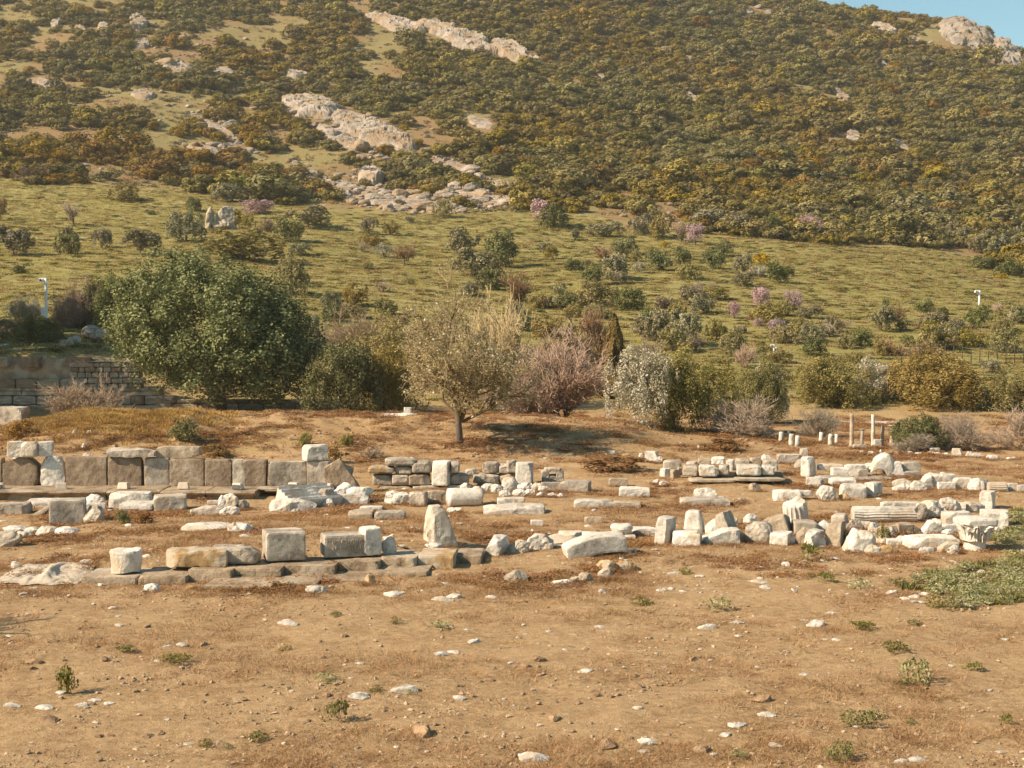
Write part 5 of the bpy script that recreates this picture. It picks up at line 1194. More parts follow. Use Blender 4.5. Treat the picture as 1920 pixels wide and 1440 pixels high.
# meadow bushes and small trees, from the photo: x0, x1, top, bottom, kind, trunk, label
MB = [
 (20, 92, 305, 345, 'm_pinktwig', 0, 'pinkish bare bush at the meadow top near the left edge'),
 (200, 265, 340, 378, 'm_olive', 0, 'round olive bush high on the left meadow'),
 (105, 165, 375, 425, 'm_brown', .3, 'small bare tree with a thin trunk on the left meadow'),
 (-20, 14, 370, 415, 'm_rust', .1, 'rust-green bush cut by the left edge on the meadow'),
 (-15, 58, 425, 480, 'm_grey', .05, 'dark grey-green bush at the left edge of the meadow'),
 (100, 150, 435, 478, 'm_dark', .05, 'small dark conical bush on the left meadow'),
 (165, 212, 428, 465, 'm_grey', .1, 'grey bush right of the small dark conical bush'),
 (220, 300, 430, 478, 'm_grey', .1, 'wide grey bush above the left of the evergreen crown'),
 (312, 382, 395, 455, 'm_grey', .1, 'grey-green tree left of the stone ruin'),
 (360, 530, 430, 490, 'm_olive', .05, 'broad olive thicket above the evergreen crown'),
 (345, 378, 368, 398, 'm_dark', 0, 'dark bush at the upper left of the stone ruin'),
 (452, 512, 374, 402, 'm_pink', 0, 'pink-flowering tree right of the stone ruin'),
 (484, 522, 405, 435, 'm_pinktwig', 0, 'brownish-pink bush below the pink-flowering tree'),
 (515, 570, 405, 455, 'm_dark', .05, 'dark bush with a long shadow right of the ruin'),
 (530, 622, 385, 428, 'm_grey', .2, 'grey spreading tree at the meadow top'),
 (385, 470, 345, 380, 'm_grey', 0, 'grey bush line above the stone ruin'),
 (540, 585, 455, 480, 'm_grey', 0, 'small grey bush right of the broad olive thicket'),
 (515, 580, 475, 555, 'm_olive', .05, 'tall olive bush behind the right of the evergreen crown'),
 (672, 710, 408, 440, 'm_grey', .1, 'small grey bush below the rock scree'),
 (715, 748, 412, 442, 'm_yellow', .15, 'small yellow-brown bush below the rock scree'),
 (700, 738, 455, 482, 'm_white', .1, 'small white-blossoming tree in the middle of the meadow'),
 (732, 782, 452, 498, 'm_rusttwig', .25, 'little brown bare tree in the middle of the meadow'),
 (812, 850, 370, 408, 'm_olive', .1, 'olive bush below the scree at centre'),
 (832, 905, 425, 478, 'm_grey', .05, 'grey bush at the top of the central clump'),
 (905, 978, 430, 502, 'm_dark', .05, 'dark bush at the right of the central clump'),
 (850, 935, 465, 535, 'm_grey', .05, 'large grey-green bush at the foot of the central clump'),
 (895, 950, 500, 545, 'm_dark', .05, 'lower dark green bush of the central clump'),
 (932, 1006, 500, 568, 'm_rusttwig', 0, 'rusty bare bush below the central clump'),
 (640, 690, 530, 575, 'm_yellow', .05, 'olive-brown bush right of the evergreen crown'),
 (600, 640, 545, 578, 'm_grey', 0, 'small grey bush beside the olive-brown bush'),
 (700, 745, 560, 590, 'm_dark', 0, 'low dark bush above the pinkish thicket'),
 (992, 1042, 372, 412, 'm_pink', .1, 'pink-flowering tree at the top of the central meadow'),
 (1008, 1076, 378, 428, 'm_dark', 0, 'dark round bush beside the pink tree at the meadow top'),
 (1068, 1092, 430, 452, 'm_grey', .2, 'lone tiny bush on the open upper meadow'),
 (1100, 1170, 415, 445, 'm_grey', 0, 'grey bush under the forest edge right of the dark round bush'),
 (1175, 1225, 400, 440, 'm_grey', 0, 'grey-green bush at the forest edge'),
 (1215, 1262, 400, 448, 'm_olive', 0, 'olive bush at the forest edge beside the brown-pink trees'),
 (1262, 1292, 412, 455, 'm_pinktwig', .15, 'left brownish-pink tree near the forest edge'),
 (1288, 1320, 418, 460, 'm_pink', .2, 'right brownish-pink tree near the forest edge'),
 (1292, 1370, 392, 432, 'm_grey', 0, 'pale grey-green thicket below the grassy gap'),
 (1360, 1420, 398, 440, 'm_grey', 0, 'grey thicket right of the grassy gap'),
 (1420, 1470, 400, 445, 'm_dark', 0, 'dark bush left of the big pink tree'),
 (1494, 1542, 402, 445, 'm_pink', .1, 'big pink-flowering tree at the forest edge on the right'),
 (1145, 1195, 445, 478, 'm_dark', .05, 'dark bush on the upper central meadow'),
 (1108, 1160, 458, 485, 'm_rusttwig', 0, 'low rust bush left of the dark bush on the meadow'),
 (1115, 1185, 475, 525, 'm_grey', .05, 'large grey bush in the middle right meadow'),
 (1088, 1130, 495, 535, 'm_dark', 0, 'lower green bush beside the large grey bush'),
 (1183, 1215, 490, 512, 'm_white', .1, 'small white-blossoming tree right of the large grey bush'),
 (1208, 1262, 468, 508, 'm_dark', .05, 'dark bush with a shadow left of the small dark tree'),
 (1255, 1298, 462, 500, 'm_dark', .1, 'small dark tree with a shadow on the meadow'),
 (1236, 1254, 452, 465, 'm_broom', 0, 'tiny yellow broom on the upper meadow'),
 (1314, 1360, 468, 505, 'm_dark', .05, 'dark bush in the open meadow right of the small dark tree'),
 (1370, 1412, 475, 518, 'm_grey', 0, 'grey bush left of the bright yellow broom'),
 (1406, 1447, 474, 498, 'm_broom', 0, 'bright yellow broom bush'),
 (1408, 1440, 496, 520, 'm_white', .2, 'pale blossoming tree below the yellow broom'),
 (1440, 1490, 490, 532, 'm_dark', .05, 'dark bush with a shadow right of the yellow broom'),
 (1030, 1062, 530, 552, 'm_grey', 0, 'small blue-grey bush left of the long thicket'),
 (1035, 1090, 550, 580, 'm_dark', 0, 'low dark bush beneath the blue-grey bush'),
 (1080, 1165, 525, 575, 'm_olive', 0, 'left half of the long thicket on the mid meadow'),
 (1150, 1212, 540, 582, 'm_dark', 0, 'right half of the long thicket on the mid meadow'),
 (1222, 1268, 550, 580, 'm_pinktwig', 0, 'faded pink bush right of the long thicket'),
 (1290, 1350, 525, 560, 'm_brown', .1, 'bare brown bush above the tall grey bush'),
 (1295, 1345, 550, 590, 'm_grey', .05, 'olive-grey bush right of the faded pink bush'),
 (1195, 1265, 580, 640, 'm_grey', .05, 'tall grey bush with white catkins right of the cypress'),
 (1255, 1315, 580, 650, 'm_grey', .1, 'dark-based grey tree right of the tall grey bush'),
 (1230, 1290, 610, 660, 'm_olive', .1, 'olive tree in front of the tall grey bush'),
 (1320, 1370, 600, 640, 'm_olive', .05, 'olive bush between the grey tree and the white camera pole'),
 (1350, 1400, 615, 665, 'm_olive', .05, 'pale olive bush near the white camera pole'),
 (1410, 1444, 538, 580, 'm_pink', .25, 'left of the two pink trees side by side'),
 (1470, 1505, 543, 582, 'm_pink', .2, 'right of the two pink trees side by side'),
 (1364, 1390, 565, 598, 'm_pink', .2, 'small pink-topped bush left of the two pink trees'),
 (1413, 1431, 597, 612, 'm_pink', .1, 'tiny pink tree below the two pink trees'),
 (1441, 1472, 597, 628, 'm_pink', .2, 'spiky pink tree above the white camera pole'),
 (1490, 1535, 575, 598, 'm_grey', 0, 'low grey bush right of the pink trees'),
 (1504, 1555, 632, 668, 'm_dark', 0, 'dark round bush right of the white camera pole'),
 (1592, 1642, 615, 650, 'm_dark', 0, 'dark leaning bush on the lower right meadow'),
 (1570, 1605, 622, 655, 'm_olive', 0, 'olive bush left of the dark leaning bush'),
 (1690, 1716, 628, 650, 'm_dark', 0, 'little dark bush on the lower right meadow'),
 (1680, 1705, 598, 620, 'm_olive', 0, 'small olive bush above the little dark bush'),
 (1720, 1790, 605, 658, 'm_olive', 0, 'large pale olive bush on the right meadow'),
 (1784, 1828, 602, 635, 'm_rusttwig', 0, 'rust-red bush on the right meadow'),
 (1812, 1862, 572, 615, 'm_dark', .05, 'dark bush below the distant white pole'),
 (1715, 1752, 560, 585, 'm_dark', 0, 'small dark bush in the middle of the right meadow'),
 (1756, 1780, 575, 590, 'm_dark', 0, 'tiny dark bush right of the small dark bush'),
 (1895, 1940, 570, 608, 'm_dark', 0, 'dark bush at the right edge of the meadow'),
 (1860, 1912, 612, 662, 'm_olive', .05, 'olive bush near the fence at right'),
 (1655, 1668, 558, 578, 'm_dark', 0, 'slim dark bush on the right meadow'),
 (1835, 1880, 675, 700, 'm_grey', 0, 'grey bush with yellow flowers below the fence'),
 (1855, 1872, 685, 695, 'm_broom', 0, 'tiny yellow-flowering bush below the fence'),
 (1684, 1722, 440, 460, 'm_grey', .05, 'silvery tree at the forest edge on the right'),
 (1745, 1772, 448, 462, 'm_pink', 0, 'small faded pink bush at the right end of the forest edge'),
 (1818, 1870, 478, 505, 'm_dark', 0, 'dark bush under the silvery olive grove'),
 (1868, 1930, 488, 518, 'm_dark', 0, 'dark thicket at the right end of the forest edge'),
 (1862, 1892, 512, 522, 'm_broom', 0, 'dull yellow low bush below the dark thicket'),
 (560, 600, 590, 640, 'm_grey', 0, 'grey bush peeping out behind the evergreen crown'),
 (430, 480, 395, 430, 'm_yellow', 0, 'yellow-green bush below the pink-flowering tree by the ruin'),
 (1000, 1050, 655, 690, 'm_olive', 0, 'olive bush in front of the rusty bare bush'),
 (1540, 1580, 590, 625, 'm_olive', .05, 'olive bush above the dark round bush on the right'),
 (1380, 1420, 640, 690, 'm_pinktwig', 0, 'pinkish bare patch of brush left of the white camera pole'),
]
for x0, x1, t, b, k, tr, l in MB:
    plant(x0, x1, t, b, k, l, 'tree' if tr >= .2 else 'bush', 'small_tree' if tr >= .2 else 'meadow_bush', trunk=tr, group='bushes and small trees on the meadow')
# silvery olive grove at the right end of the forest edge
for i, (x, y, w_) in enumerate([(1790, 440, 34), (1812, 452, 40), (1835, 440, 36), (1850, 462, 44), (1872, 448, 38), (1890, 470, 44), (1905, 455, 40), (1918, 475, 44), (1770, 452, 30), (1830, 470, 40), (1865, 482, 40)]):
    plant(x - w_ / 2, x + w_ / 2, y - w_ * .75, y + 4, 'm_grey', 'silvery round olive tree in the grove at far right', 'tree', 'olive_tree', group='silvery olive grove')
# ------------------------------------------------------------------ rock outcrops on the hill: px, py, rx, ry, tilt, height, label
OUT = [
 (580, 205, 62, 26, 8, 3.0, 'left bulging end of the long pale outcrop on the left hillside'),
 (700, 248, 105, 26, 20, 2.6, 'long pale rocky outcrop slanting across the left hillside'),
 (640, 262, 60, 16, 30, 1.6, 'ragged lower shelf under the long pale outcrop'),
 (735, 45, 66, 14, 14, 2.6, 'upper end of the diagonal rock band near the top of the picture'),
 (860, 75, 95, 17, 20, 3.4, 'middle of the diagonal rock band near the top of the picture'),
 (965, 105, 58, 16, 18, 3.2, 'lower right end of the diagonal rock band near the top'),
 (695, 342, 30, 26, 20, 3.2, 'tall pale boulder outcrop above the scree'),
 (650, 362, 34, 20, 0, 2.0, 'rounded pale outcrop left of the scree'),
 (760, 385, 100, 20, 4, 1.1, 'wide pale scree of broken rock at the top of the meadow'),
 (890, 372, 80, 14, 10, 0.9, 'right tail of the pale scree at the meadow top'),
 (335, 132, 36, 15, 0, 2.4, 'pale rock outcrop in the upper left hillside'),
 (258, 45, 16, 20, 0, 3.0, 'upright pale rock near the top left'),
 (105, 48, 12, 7, 0, 1.8, 'small white rock at the far top left'),
 (150, 58, 9, 8, 0, 1.6, 'small pale rock right of the white one at the top left'),
 (195, 55, 14, 12, 0, 1.8, 'tan rock face near the top left'),
 (220, 66, 10, 6, 0, 1.4, 'small rock below the upright pale rock'),
 (268, 86, 22, 10, -10, 1.6, 'low pale ledge below the upright pale rock'),
 (418, 136, 26, 9, 5, 1.4, 'low pale ledge right of the upper left outcrop'),
 (552, 142, 26, 8, 0, 1.8, 'flat-topped white rock above the long outcrop'),
 (80, 160, 44, 8, 8, 1.2, 'long low pale ledge at the left edge of the hillside'),
 (268, 178, 26, 9, 0, 1.2, 'pale bank among the bushes on the left hillside'),
 (410, 245, 60, 12, 26, 1.0, 'slanting stony strip left of the long outcrop'),
 (380, 284, 40, 10, 8, 1.2, 'pale terrace of rock above the orange bushes'),
 (445, 282, 36, 9, 6, 1.0, 'pale terrace of rock right of the other terrace'),
 (590, 335, 50, 13, 38, 1.0, 'slanting tan gully left of the scree'),
 (900, 230, 36, 14, 20, 0.9, 'reddish bare patch right of the long outcrop'),
 (850, 312, 60, 10, 15, 0.9, 'stony strip above the scree at centre'),
 (940, 350, 30, 12, 10, 1.4, 'pale rock at the forest edge at centre'),
 (1128, 148, 10, 7, 20, 1.6, 'small white rock in the central forest'),
 (1252, 97, 14, 10, 20, 1.2, 'tan patch of rock in the upper central forest'),
 (1292, 112, 10, 7, 0, 1.2, 'small tan rock right of the tan patch'),
 (1300, 188, 18, 7, 30, 1.4, 'pale rock half hidden in the central forest'),
 (1402, 24, 9, 12, 0, 1.4, 'pale streak of rock near the top centre right'),
 (1440, 30, 9, 12, 0, 1.4, 'second pale streak of rock near the top centre right'),
 (1578, 182, 24, 9, 42, 1.6, 'white slanting rock in the right forest'),
 (1660, 57, 30, 8, 22, 2.0, 'pale rocks below the skyline'),
 (1715, 78, 18, 7, 15, 1.8, 'pale rocks right of the skyline rocks'),
 (1600, 255, 14, 16, 0, 1.0, 'tan bare patch in the right forest'),
 (1685, 272, 30, 9, 25, 1.0, 'slanting tan patch in the right forest'),
 (1757, 316, 14, 6, 0, 1.4, 'small white rocks in the lower right forest'),
 (1656, 122, 20, 6, 25, 1.2, 'pale strip of rock in the upper right forest'),
]
CLEAR = [(x, y, rx * 1.02, ry * 1.05, t) for x, y, rx, ry, t, a, l in OUT] + [
 (325, 205, 52, 34, 10), (240, 190, 60, 14, 20), (300, 180, 60, 10, 15), (100, 158, 70, 10, 8), (470, 65, 50, 8, 30), (545, 42, 40, 12, 10), (480, 90, 30, 10, 35),
 (185, 120, 26, 8, 0), (900, 245, 50, 16, 20), (870, 330, 80, 12, 14), (560, 300, 60, 16, 25), (470, 215, 30, 14, 30), (520, 250, 40, 14, 60),
 (1250, 398, 40, 20, 30), (1070, 215, 22, 6, 0), (700, 300, 70, 12, 20), (1752, 52, 8, 8, 0), (1790, 75, 60, 26, 12), (1870, 105, 50, 26, 25), (140, 248, 26, 8, 0), (480, 300, 30, 14, 20)]
def outcrop(px, py, rx, ry, tilt, amp, label, seed):
    c = gp(px, py); Yc = c[1]
    a = gp(px, py - 3); b = gp(px, py + 3)
    dv = (b - a)[:2] / 6.0
    L = np.linalg.norm(dv); mx = 2.6 * Yc / F                          # how far one row reaches over the slope
    dv = dv / max(L, 1e-6) * np.clip(L, .5 * mx, 1.6 * mx)
    n = 84; m = 46
    u, v = np.meshgrid(np.linspace(-1.12, 1.12, n), np.linspace(-1.12, 1.12, m))
    t = math.radians(tilt)
    du = u * rx * math.cos(t) - v * ry * math.sin(t); dw = u * rx * math.sin(t) + v * ry * math.cos(t)
    X = c[0] + du * Yc / F + dw * dv[0]; Y = Yc + dw * dv[1]
    r = np.sqrt(u ** 2 + v ** 2) + .55 * (fbm(X * .16 + seed, Y * .16, 1.0, 3) - .5) * 2 * .8
    mask = 1 - sst(.62, 1.0, r)
    rid = 1 - np.abs(2 * fbm(X * .32, Y * .32, seed * 1.7, 4) - 1)
    fine = fbm(X * 1.3, Y * 1.3, seed, 3)
    step = fbm(X * .22, Y * .22, seed + 4.0, 2)
    Z = H(X, Y) + mask * .75 * amp * (.05 + .30 * rid * rid + .22 * fine + .22 * (1 - np.abs(2 * fbm(X * 1.0, Y * 1.0, seed + 2.0, 3) - 1)) ** 2 + .30 * (np.floor(step * 7) / 7)) - .8 * (1 - mask)
    X = X + mask * amp * .35 * (fbm(X * .9, Y * .9, seed + 9, 2) - .5) * 2
    i = np.arange(n * m).reshape(m, n)
    Q = np.stack([i[:-1, :-1], i[1:, :-1], i[1:, 1:], i[:-1, 1:]], -1).reshape(-1, 4)
    V = np.stack([X, Y, Z], -1).reshape(-1, 3) - c
    o = obj('rock_outcrop', mesh_np('rock_outcrop', V, Q, mat=M['rock']), None, c)
    tag(o, label, 'rock outcrop', 'rock outcrops on the hillside')
for k, o_ in enumerate(OUT): outcrop(*o_, seed=3.1 + k)

def crest(x0, x1, dz, label, seed, amp):
    """bare rock along the ridge line"""
    n, m = 64, 50
    x, v = np.meshgrid(np.linspace(x0, x1, n), np.linspace(-1, 1, m))
    prof = np.interp((x - x0) / (x1 - x0), [0, .08, .3, .5, .62, .70, .85, .95, 1], dz)
    Y = np.interp(x, [1740, 1800, 1860, 1920], [395, 392, 388, 384]) + v * 17 - 9; Xc = (x - 960) / F * Y
    w = np.maximum(0.0, 1 - v * v) ** 1.3
    r = 1 - np.abs(2 * fbm(Xc * .25, Y * .25, seed, 4) - 1); f = fbm(Xc * .9, Y * .9, seed + 3, 3)
    V = np.stack([Xc + 1.6 * (f - .5), Y + 3.0 * (r - .5), H(Xc, Y) - 1.0 * (1 - w) + prof * w * (.30 + .22 * r + amp * f * .6)], -1)
    c = V[m // 2, n // 2].copy(); i = np.arange(n * m).reshape(m, n)
    tag(obj('rock_crest', mesh_np('rock_crest', V.reshape(-1, 3) - c, np.stack([i[:-1, :-1], i[:-1, 1:], i[1:, 1:], i[1:, :-1]], -1).reshape(-1, 4), mat=M['rock']), None, c), label, 'rock outcrop', 'rock outcrops on the hillside')
crest(1752, 1862, [0, 3, 5.5, 6, 5.5, 5, 4, 2.4, .5], 'left part of the bare rocky crest on the skyline', 2.0, .5)
crest(1846, 1916, [0, 2, 4, 4.2, 3.6, 3, 2, 1, 0], 'right part of the bare rocky crest on the skyline', 6.0, .6)

# masonry stub on the meadow
def masonry():
    p = gp(412, 430); s = F / p[1]
    root = empty('masonry_ruin', p, 'stub of an ancient rubble masonry building on the left meadow', 'ruin')
    obj('wall', stone_mesh(40 / s, 1.2, 46 / s, 61, k=8, chips=12, chip=.2, rough=.05, res=26, mat=M['g'], taper=(.85, 1)), root, (.4, .9, -.1), (0, 0, math.radians(10)))
    obj('side_wall', stone_mesh(16 / s, 1.6, 44 / s, 62, k=7, chips=12, chip=.25, rough=.07, res=22, mat=M['t'], taper=(.7, 1)), root, (-19 / s, .3, -.1))
    obj('rubble_core', stone_mesh(34 / s, 1.0, 20 / s, 63, k=4, chips=12, chip=.25, rough=.09, res=22, mat=M['t']), root, (.1, .1, -.1))
masonry()

# ------------------------------------------------------------------ scrub of the hillside
def clear_mask(px, py):
    m = np.zeros(np.shape(px), bool)
    for (x, y, rx, ry, t) in CLEAR:
        a = math.radians(t); dx, dy = px - x, py - y
        u = (dx * math.cos(a) + dy * math.sin(a)) / rx; v = (-dx * math.sin(a) + dy * math.cos(a)) / ry
        m |= (u * u + v * v) < 1
    return m
def scatter(name, P, scl, rot, idx, meshes, label, tilt=None):
    """one object that nobody could count: copies of a few small meshes on given points"""
    src = bpy.data.collections.new(name + '_kinds')
    for i, me in enumerate(meshes):
        src.objects.link(bpy.data.objects.new('%s_kind_%02d' % (name, i), me))
    me = bpy.data.meshes.new(name); me.vertices.add(len(P)); me.vertices.foreach_set('co', np.asarray(P, np.float32).ravel())
    scl = np.asarray(scl, np.float32)
    if scl.ndim == 1: scl = np.repeat(scl[:, None], 3, 1)
    a = me.attributes.new('scl', 'FLOAT_VECTOR', 'POINT'); a.data.foreach_set('vector', scl.ravel())
    r3 = np.zeros((len(P), 3), np.float32); r3[:, 2] = rot
    if tilt is not None: r3[:, 0] = tilt
    a = me.attributes.new('rot', 'FLOAT_VECTOR', 'POINT'); a.data.foreach_set('vector', r3.ravel())
    a = me.attributes.new('idx', 'INT', 'POINT'); a.data.foreach_set('value', np.asarray(idx, np.int32))
    ng = bpy.data.node_groups.new(name + '_scatter', 'GeometryNodeTree')
    ng.interface.new_socket('Geometry', in_out='INPUT', socket_type='NodeSocketGeometry')
    ng.interface.new_socket('Geometry', in_out='OUTPUT', socket_type='NodeSocketGeometry')
    gi = ng.nodes.new('NodeGroupInput'); go = ng.nodes.new('NodeGroupOutput')
    ci = ng.nodes.new('GeometryNodeCollectionInfo'); ci.inputs['Collection'].default_value = src
    ci.inputs['Separate Children'].default_value = True; ci.inputs['Reset Children'].default_value = True
    ip = ng.nodes.new('GeometryNodeInstanceOnPoints'); ip.inputs['Pick Instance'].default_value = True
    def attr(nm, ty):
        n = ng.nodes.new('GeometryNodeInputNamedAttribute'); n.data_type = ty; n.inputs['Name'].default_value = nm; return n.outputs['Attribute']
    e2r = ng.nodes.new('FunctionNodeEulerToRotation')
    ng.links.new(attr('rot', 'FLOAT_VECTOR'), e2r.inputs[0])
    ng.links.new(gi.outputs[0], ip.inputs['Points']); ng.links.new(ci.outputs[0], ip.inputs['Instance'])
    ng.links.new(attr('idx', 'INT'), ip.inputs['Instance Index']); ng.links.new(e2r.outputs[0], ip.inputs['Rotation'])
    ng.links.new(attr('scl', 'FLOAT_VECTOR'), ip.inputs['Scale']); ng.links.new(ip.outputs[0], go.inputs[0])
    o = obj(name, me); md = o.modifiers.new('scatter', 'NODES'); md.node_group = ng
    tag(o, label, None, None, 'stuff')
    return o
rs = np.random.RandomState(11)
cell = 1.8
gx, gy = np.meshgrid(np.arange(-240, 240, cell), np.arange(120, 450, cell))
gx = gx.ravel() + rs.uniform(-.9, .9, gx.size); gy = gy.ravel() + rs.uniform(-.9, .9, gy.size)
ok = np.abs(gx) < .47 * gy + 6; gx, gy = gx[ok], gy[ok]
gz = H(gx, gy); px, py = project(gx, gy, gz)
ed = forest_edge(px) + 14 * (fbm(gx * .09, gy * .09, 8.0, 2) - .5) * 2
gap = fbm(gx * .075, gy * .075, 15.0, 3)
left = 1 - sst(620, 1150, px)
thr = .26 + .12 * left
ok = (py < ed - 1) & (py > -70) & (gap > thr) & ~clear_mask(px, py)
ok &= ~((rs.rand(len(px)) < .14 * left) )
# spare shrubs that grow in the clearings
spare = clear_mask(px, py) & (rs.rand(len(px)) < .07) & (py < ed) & (py > -70)
ok |= spare
X, Y, Z, PX, PY = gx[ok], gy[ok], gz[ok], px[ok], py[ok]
wd = np.exp(rs.normal(math.log(1.08), .32, len(X))) * np.where(rs.rand(len(X)) < .10, 1.5, 1) * np.where(spare[ok], .6, 1)
ht = .5 * wd * rs.uniform(.95, 1.35, len(X))
rot = rs.uniform(0, 6.283, len(X)); vi = rs.randint(0, 6, len(X))
on_ = fbm(X * .05, Y * .05, 19.0, 3)
pr = .85 * np.exp(-((PX - 260) / 260) ** 2 - ((PY - 290 - .06 * PX) / 45) ** 2) + .45 * np.exp(-((PX - 1120) / 140) ** 2 - ((PY - 372) / 30) ** 2) + .18 * np.exp(-((PX - 1500) / 300) ** 2 - ((PY - 380) / 70) ** 2) + .07
orange = (rs.rand(len(X)) < pr * sst(.40, .52, on_) * 1.5)
vi = np.where(orange, 6 + vi % 3, vi)
bush_kinds = [lib('maquis', i) for i in range(6)] + [lib('maquis_orange', i) for i in range(3)]
app = wd / Y * ((PX > -10) & (PX < 1930) & (PY > 5))
order = np.argsort(-app); big, rest = order[:290], order[290:]
for i in big:
    o = obj('maquis_bush', bush_kinds[int(vi[i])], None, (X[i], Y[i], Z[i] - .15), (0, 0, rot[i]), (wd[i], wd[i], ht[i]))
    zone = ['at the left edge', 'above the left meadow', 'above the stone ruin', 'around the pale scree', 'above the upper pink tree', 'above the grassy gap', 'behind the big pink tree', 'above the silvery grove'][int(np.searchsorted([110, 330, 620, 960, 1150, 1400, 1680], PX[i]))]
    size = 'large' if wd[i] / Y[i] > np.median(app[big]) else 'medium'
    tag(o, '%s %s scrub bush %s' % (size, 'ochre-leaved' if orange[i] else 'evergreen', zone), 'bush', 'maquis bushes of the hillside scrub')
scatter('hillside_scrub', np.stack([X[rest], Y[rest], Z[rest] - .15], -1), np.stack([wd[rest], wd[rest], ht[rest]], -1), rot[rest], vi[rest], bush_kinds, 'dense evergreen scrub covering the upper hillside')
rk = [stone_mesh(1, .8, .6, 760 + i, k=3.2, chips=9, chip=.3, rough=.06, res=6, mat=M['rock'], name='hill_rock') for i in range(5)]
mk = (rs.rand(len(gx)) < np.where(clear_mask(px, py), .55, .16 * (gap < thr + .03) + .05 * left)) & (py < ed) & (py > -60)
q = np.exp(rs.normal(math.log(.55), .5, mk.sum()))
extra = []
for (x, y, rx, ry, tl, m_) in [(765, 378, 135, 22, 4, 420), (690, 352, 60, 34, 10, 90), (890, 372, 80, 14, 10, 120), (660, 262, 90, 22, 22, 110), (410, 245, 70, 16, 26, 90), (420, 286, 80, 12, 8, 70), (590, 335, 55, 14, 38, 60), (850, 315, 80, 14, 15, 70), (300, 110, 120, 60, 10, 120), (1700, 70, 70, 14, 18, 40)]:
    for _ in range(m_):
        a, r_ = rs.rand() * 6.283, math.sqrt(rs.rand()); u, v = rx * r_ * math.cos(a), ry * r_ * math.sin(a); t_ = math.radians(tl)
        extra.append((x + u * math.cos(t_) - v * math.sin(t_), y + u * math.sin(t_) + v * math.cos(t_)))
extra = np.array(extra); extra = gp_many(extra[:, 0], extra[:, 1])
HP = np.vstack([np.stack([gx[mk], gy[mk], H(gx[mk], gy[mk])], -1), extra]) - np.array([0, 0, .12]); q = np.concatenate([q, np.exp(rs.normal(math.log(.8), .5, len(extra)))])
scatter('hill_rocks', HP, np.stack([q, q, q * .75], -1), rs.rand(len(q)) * 6.283, rs.randint(0, 5, len(q)), rk, 'small pale rocks littering the clearings of the hillside')
# lone tree on the skyline beside the rocky crest
plant(1744, 1759, 31, 44, 'm_dark', 'lone little tree on the skyline left of the rocky crest', 'tree', 'small_tree', trunk=.3, Y=402)

# ------------------------------------------------------------------ grasses and small growth
def tuft(seed, n, mat, spread=.5, h=1.0, w=.05, lean=.5):
    rs = np.random.RandomState(seed)
    a = rs.rand(n) * 6.283; r = spread * rs.rand(n) ** .6
    b = np.stack([r * np.cos(a), r * np.sin(a), 0 * a], -1)
    a2 = a + rs.normal(0, .8, n); hh = h * rs.uniform(.45, 1, n)
    tip = b + np.stack([np.cos(a2) * lean * hh * rs.rand(n), np.sin(a2) * lean * hh * rs.rand(n), hh], -1)
    sd = np.stack([-np.sin(a2), np.cos(a2), 0 * a], -1) * w
    mid = (b + tip) / 2 + np.array([0, 0, .08 * h])
    V = np.stack([b - sd, b + sd, mid + sd * .7, tip, mid - sd * .7], 1).reshape(-1, 3)
    i = np.arange(n)[:, None] * 5
    Q = i + np.array([[0, 1, 2, 4]]); T = i + np.array([[4, 2, 3]])
    return mesh_np('tuft', V, Q, T, mat, rnd=np.concatenate([rs.rand(n)] * 2))
def cushion(seed, n, mat, L=.1, W=.06, zs=.8): return crown_mesh('cushion', 'dome', seed, 9, .45, n, L, mat, W, jit=.9, zs=zs, zz=1.0)
rs = np.random.RandomState(21)
n = 52000
t = rs.rand(n); Y = np.sqrt(58 ** 2 + t * (185 ** 2 - 58 ** 2)); X = rs.uniform(-.42, .42, n) * Y
Z = H(X, Y); px, py = project(X, Y, Z)
ok = (py > forest_edge(px) + 6 * rs.normal(size=n)) & (Y > 60 + 3 * rs.rand(n)); X, Y, Z = X[ok], Y[ok], Z[ok]
k = rs.rand(len(X)); dn = fbm(X * .12, Y * .12, 77.0, 3)
idx = np.where(k < .90, rs.randint(0, 3, len(X)), np.where(dn > .50, 3, 4))
sc = rs.uniform(.25, .6, len(X))
scl = np.stack([sc, sc, sc * rs.uniform(.12, .34, len(X))], -1)
M['grass_dark'] = leaf_mat('dark_meadow_herb', [(.11, .10, .032), (.19, .17, .06), (.28, .235, .095)], .25, .03, .2, .3)
scatter('meadow_grass', np.stack([X, Y, Z - .03], -1), scl, rs.rand(len(X)) * 6.283, idx,
        [tuft(1, 40, M['grass'], .9, 1.0, .05, .8), tuft(2, 40, M['grass'], .8, 1.0, .06, 1.0), tuft(3, 34, M['dry'], .9, 1.0, .05, .9), cushion(4, 130, M['grass_dark'], .2, .12), cushion(5, 130, M['weed'], .2, .12)], 'rough green meadow grass on the lower slope')
# grass in the gaps of the scrub
n = 9000
Y = rs.uniform(165, 420, n); X = rs.uniform(-.4, .25, n) * Y; Z = H(X, Y); px, py = project(X, Y, Z)
ok = (py < forest_edge(px)) & (py > -40); X, Y, Z = X[ok], Y[ok], Z[ok]
sc = rs.uniform(.4, .9, len(X))
scatter('dry_hill_grass', np.stack([X, Y, Z - .03], -1), np.stack([sc, sc, sc * .5], -1), rs.rand(len(X)) * 6.283, rs.randint(0, 3, len(X)), [tuft(6, 36, M['grass'], .9, 1, .06, .9), tuft(7, 36, M['dry'], .9, 1, .06, .9), cushion(8, 120, M['leaf_grey'], .2, .12)], 'dry grass between the bushes of the hillside')
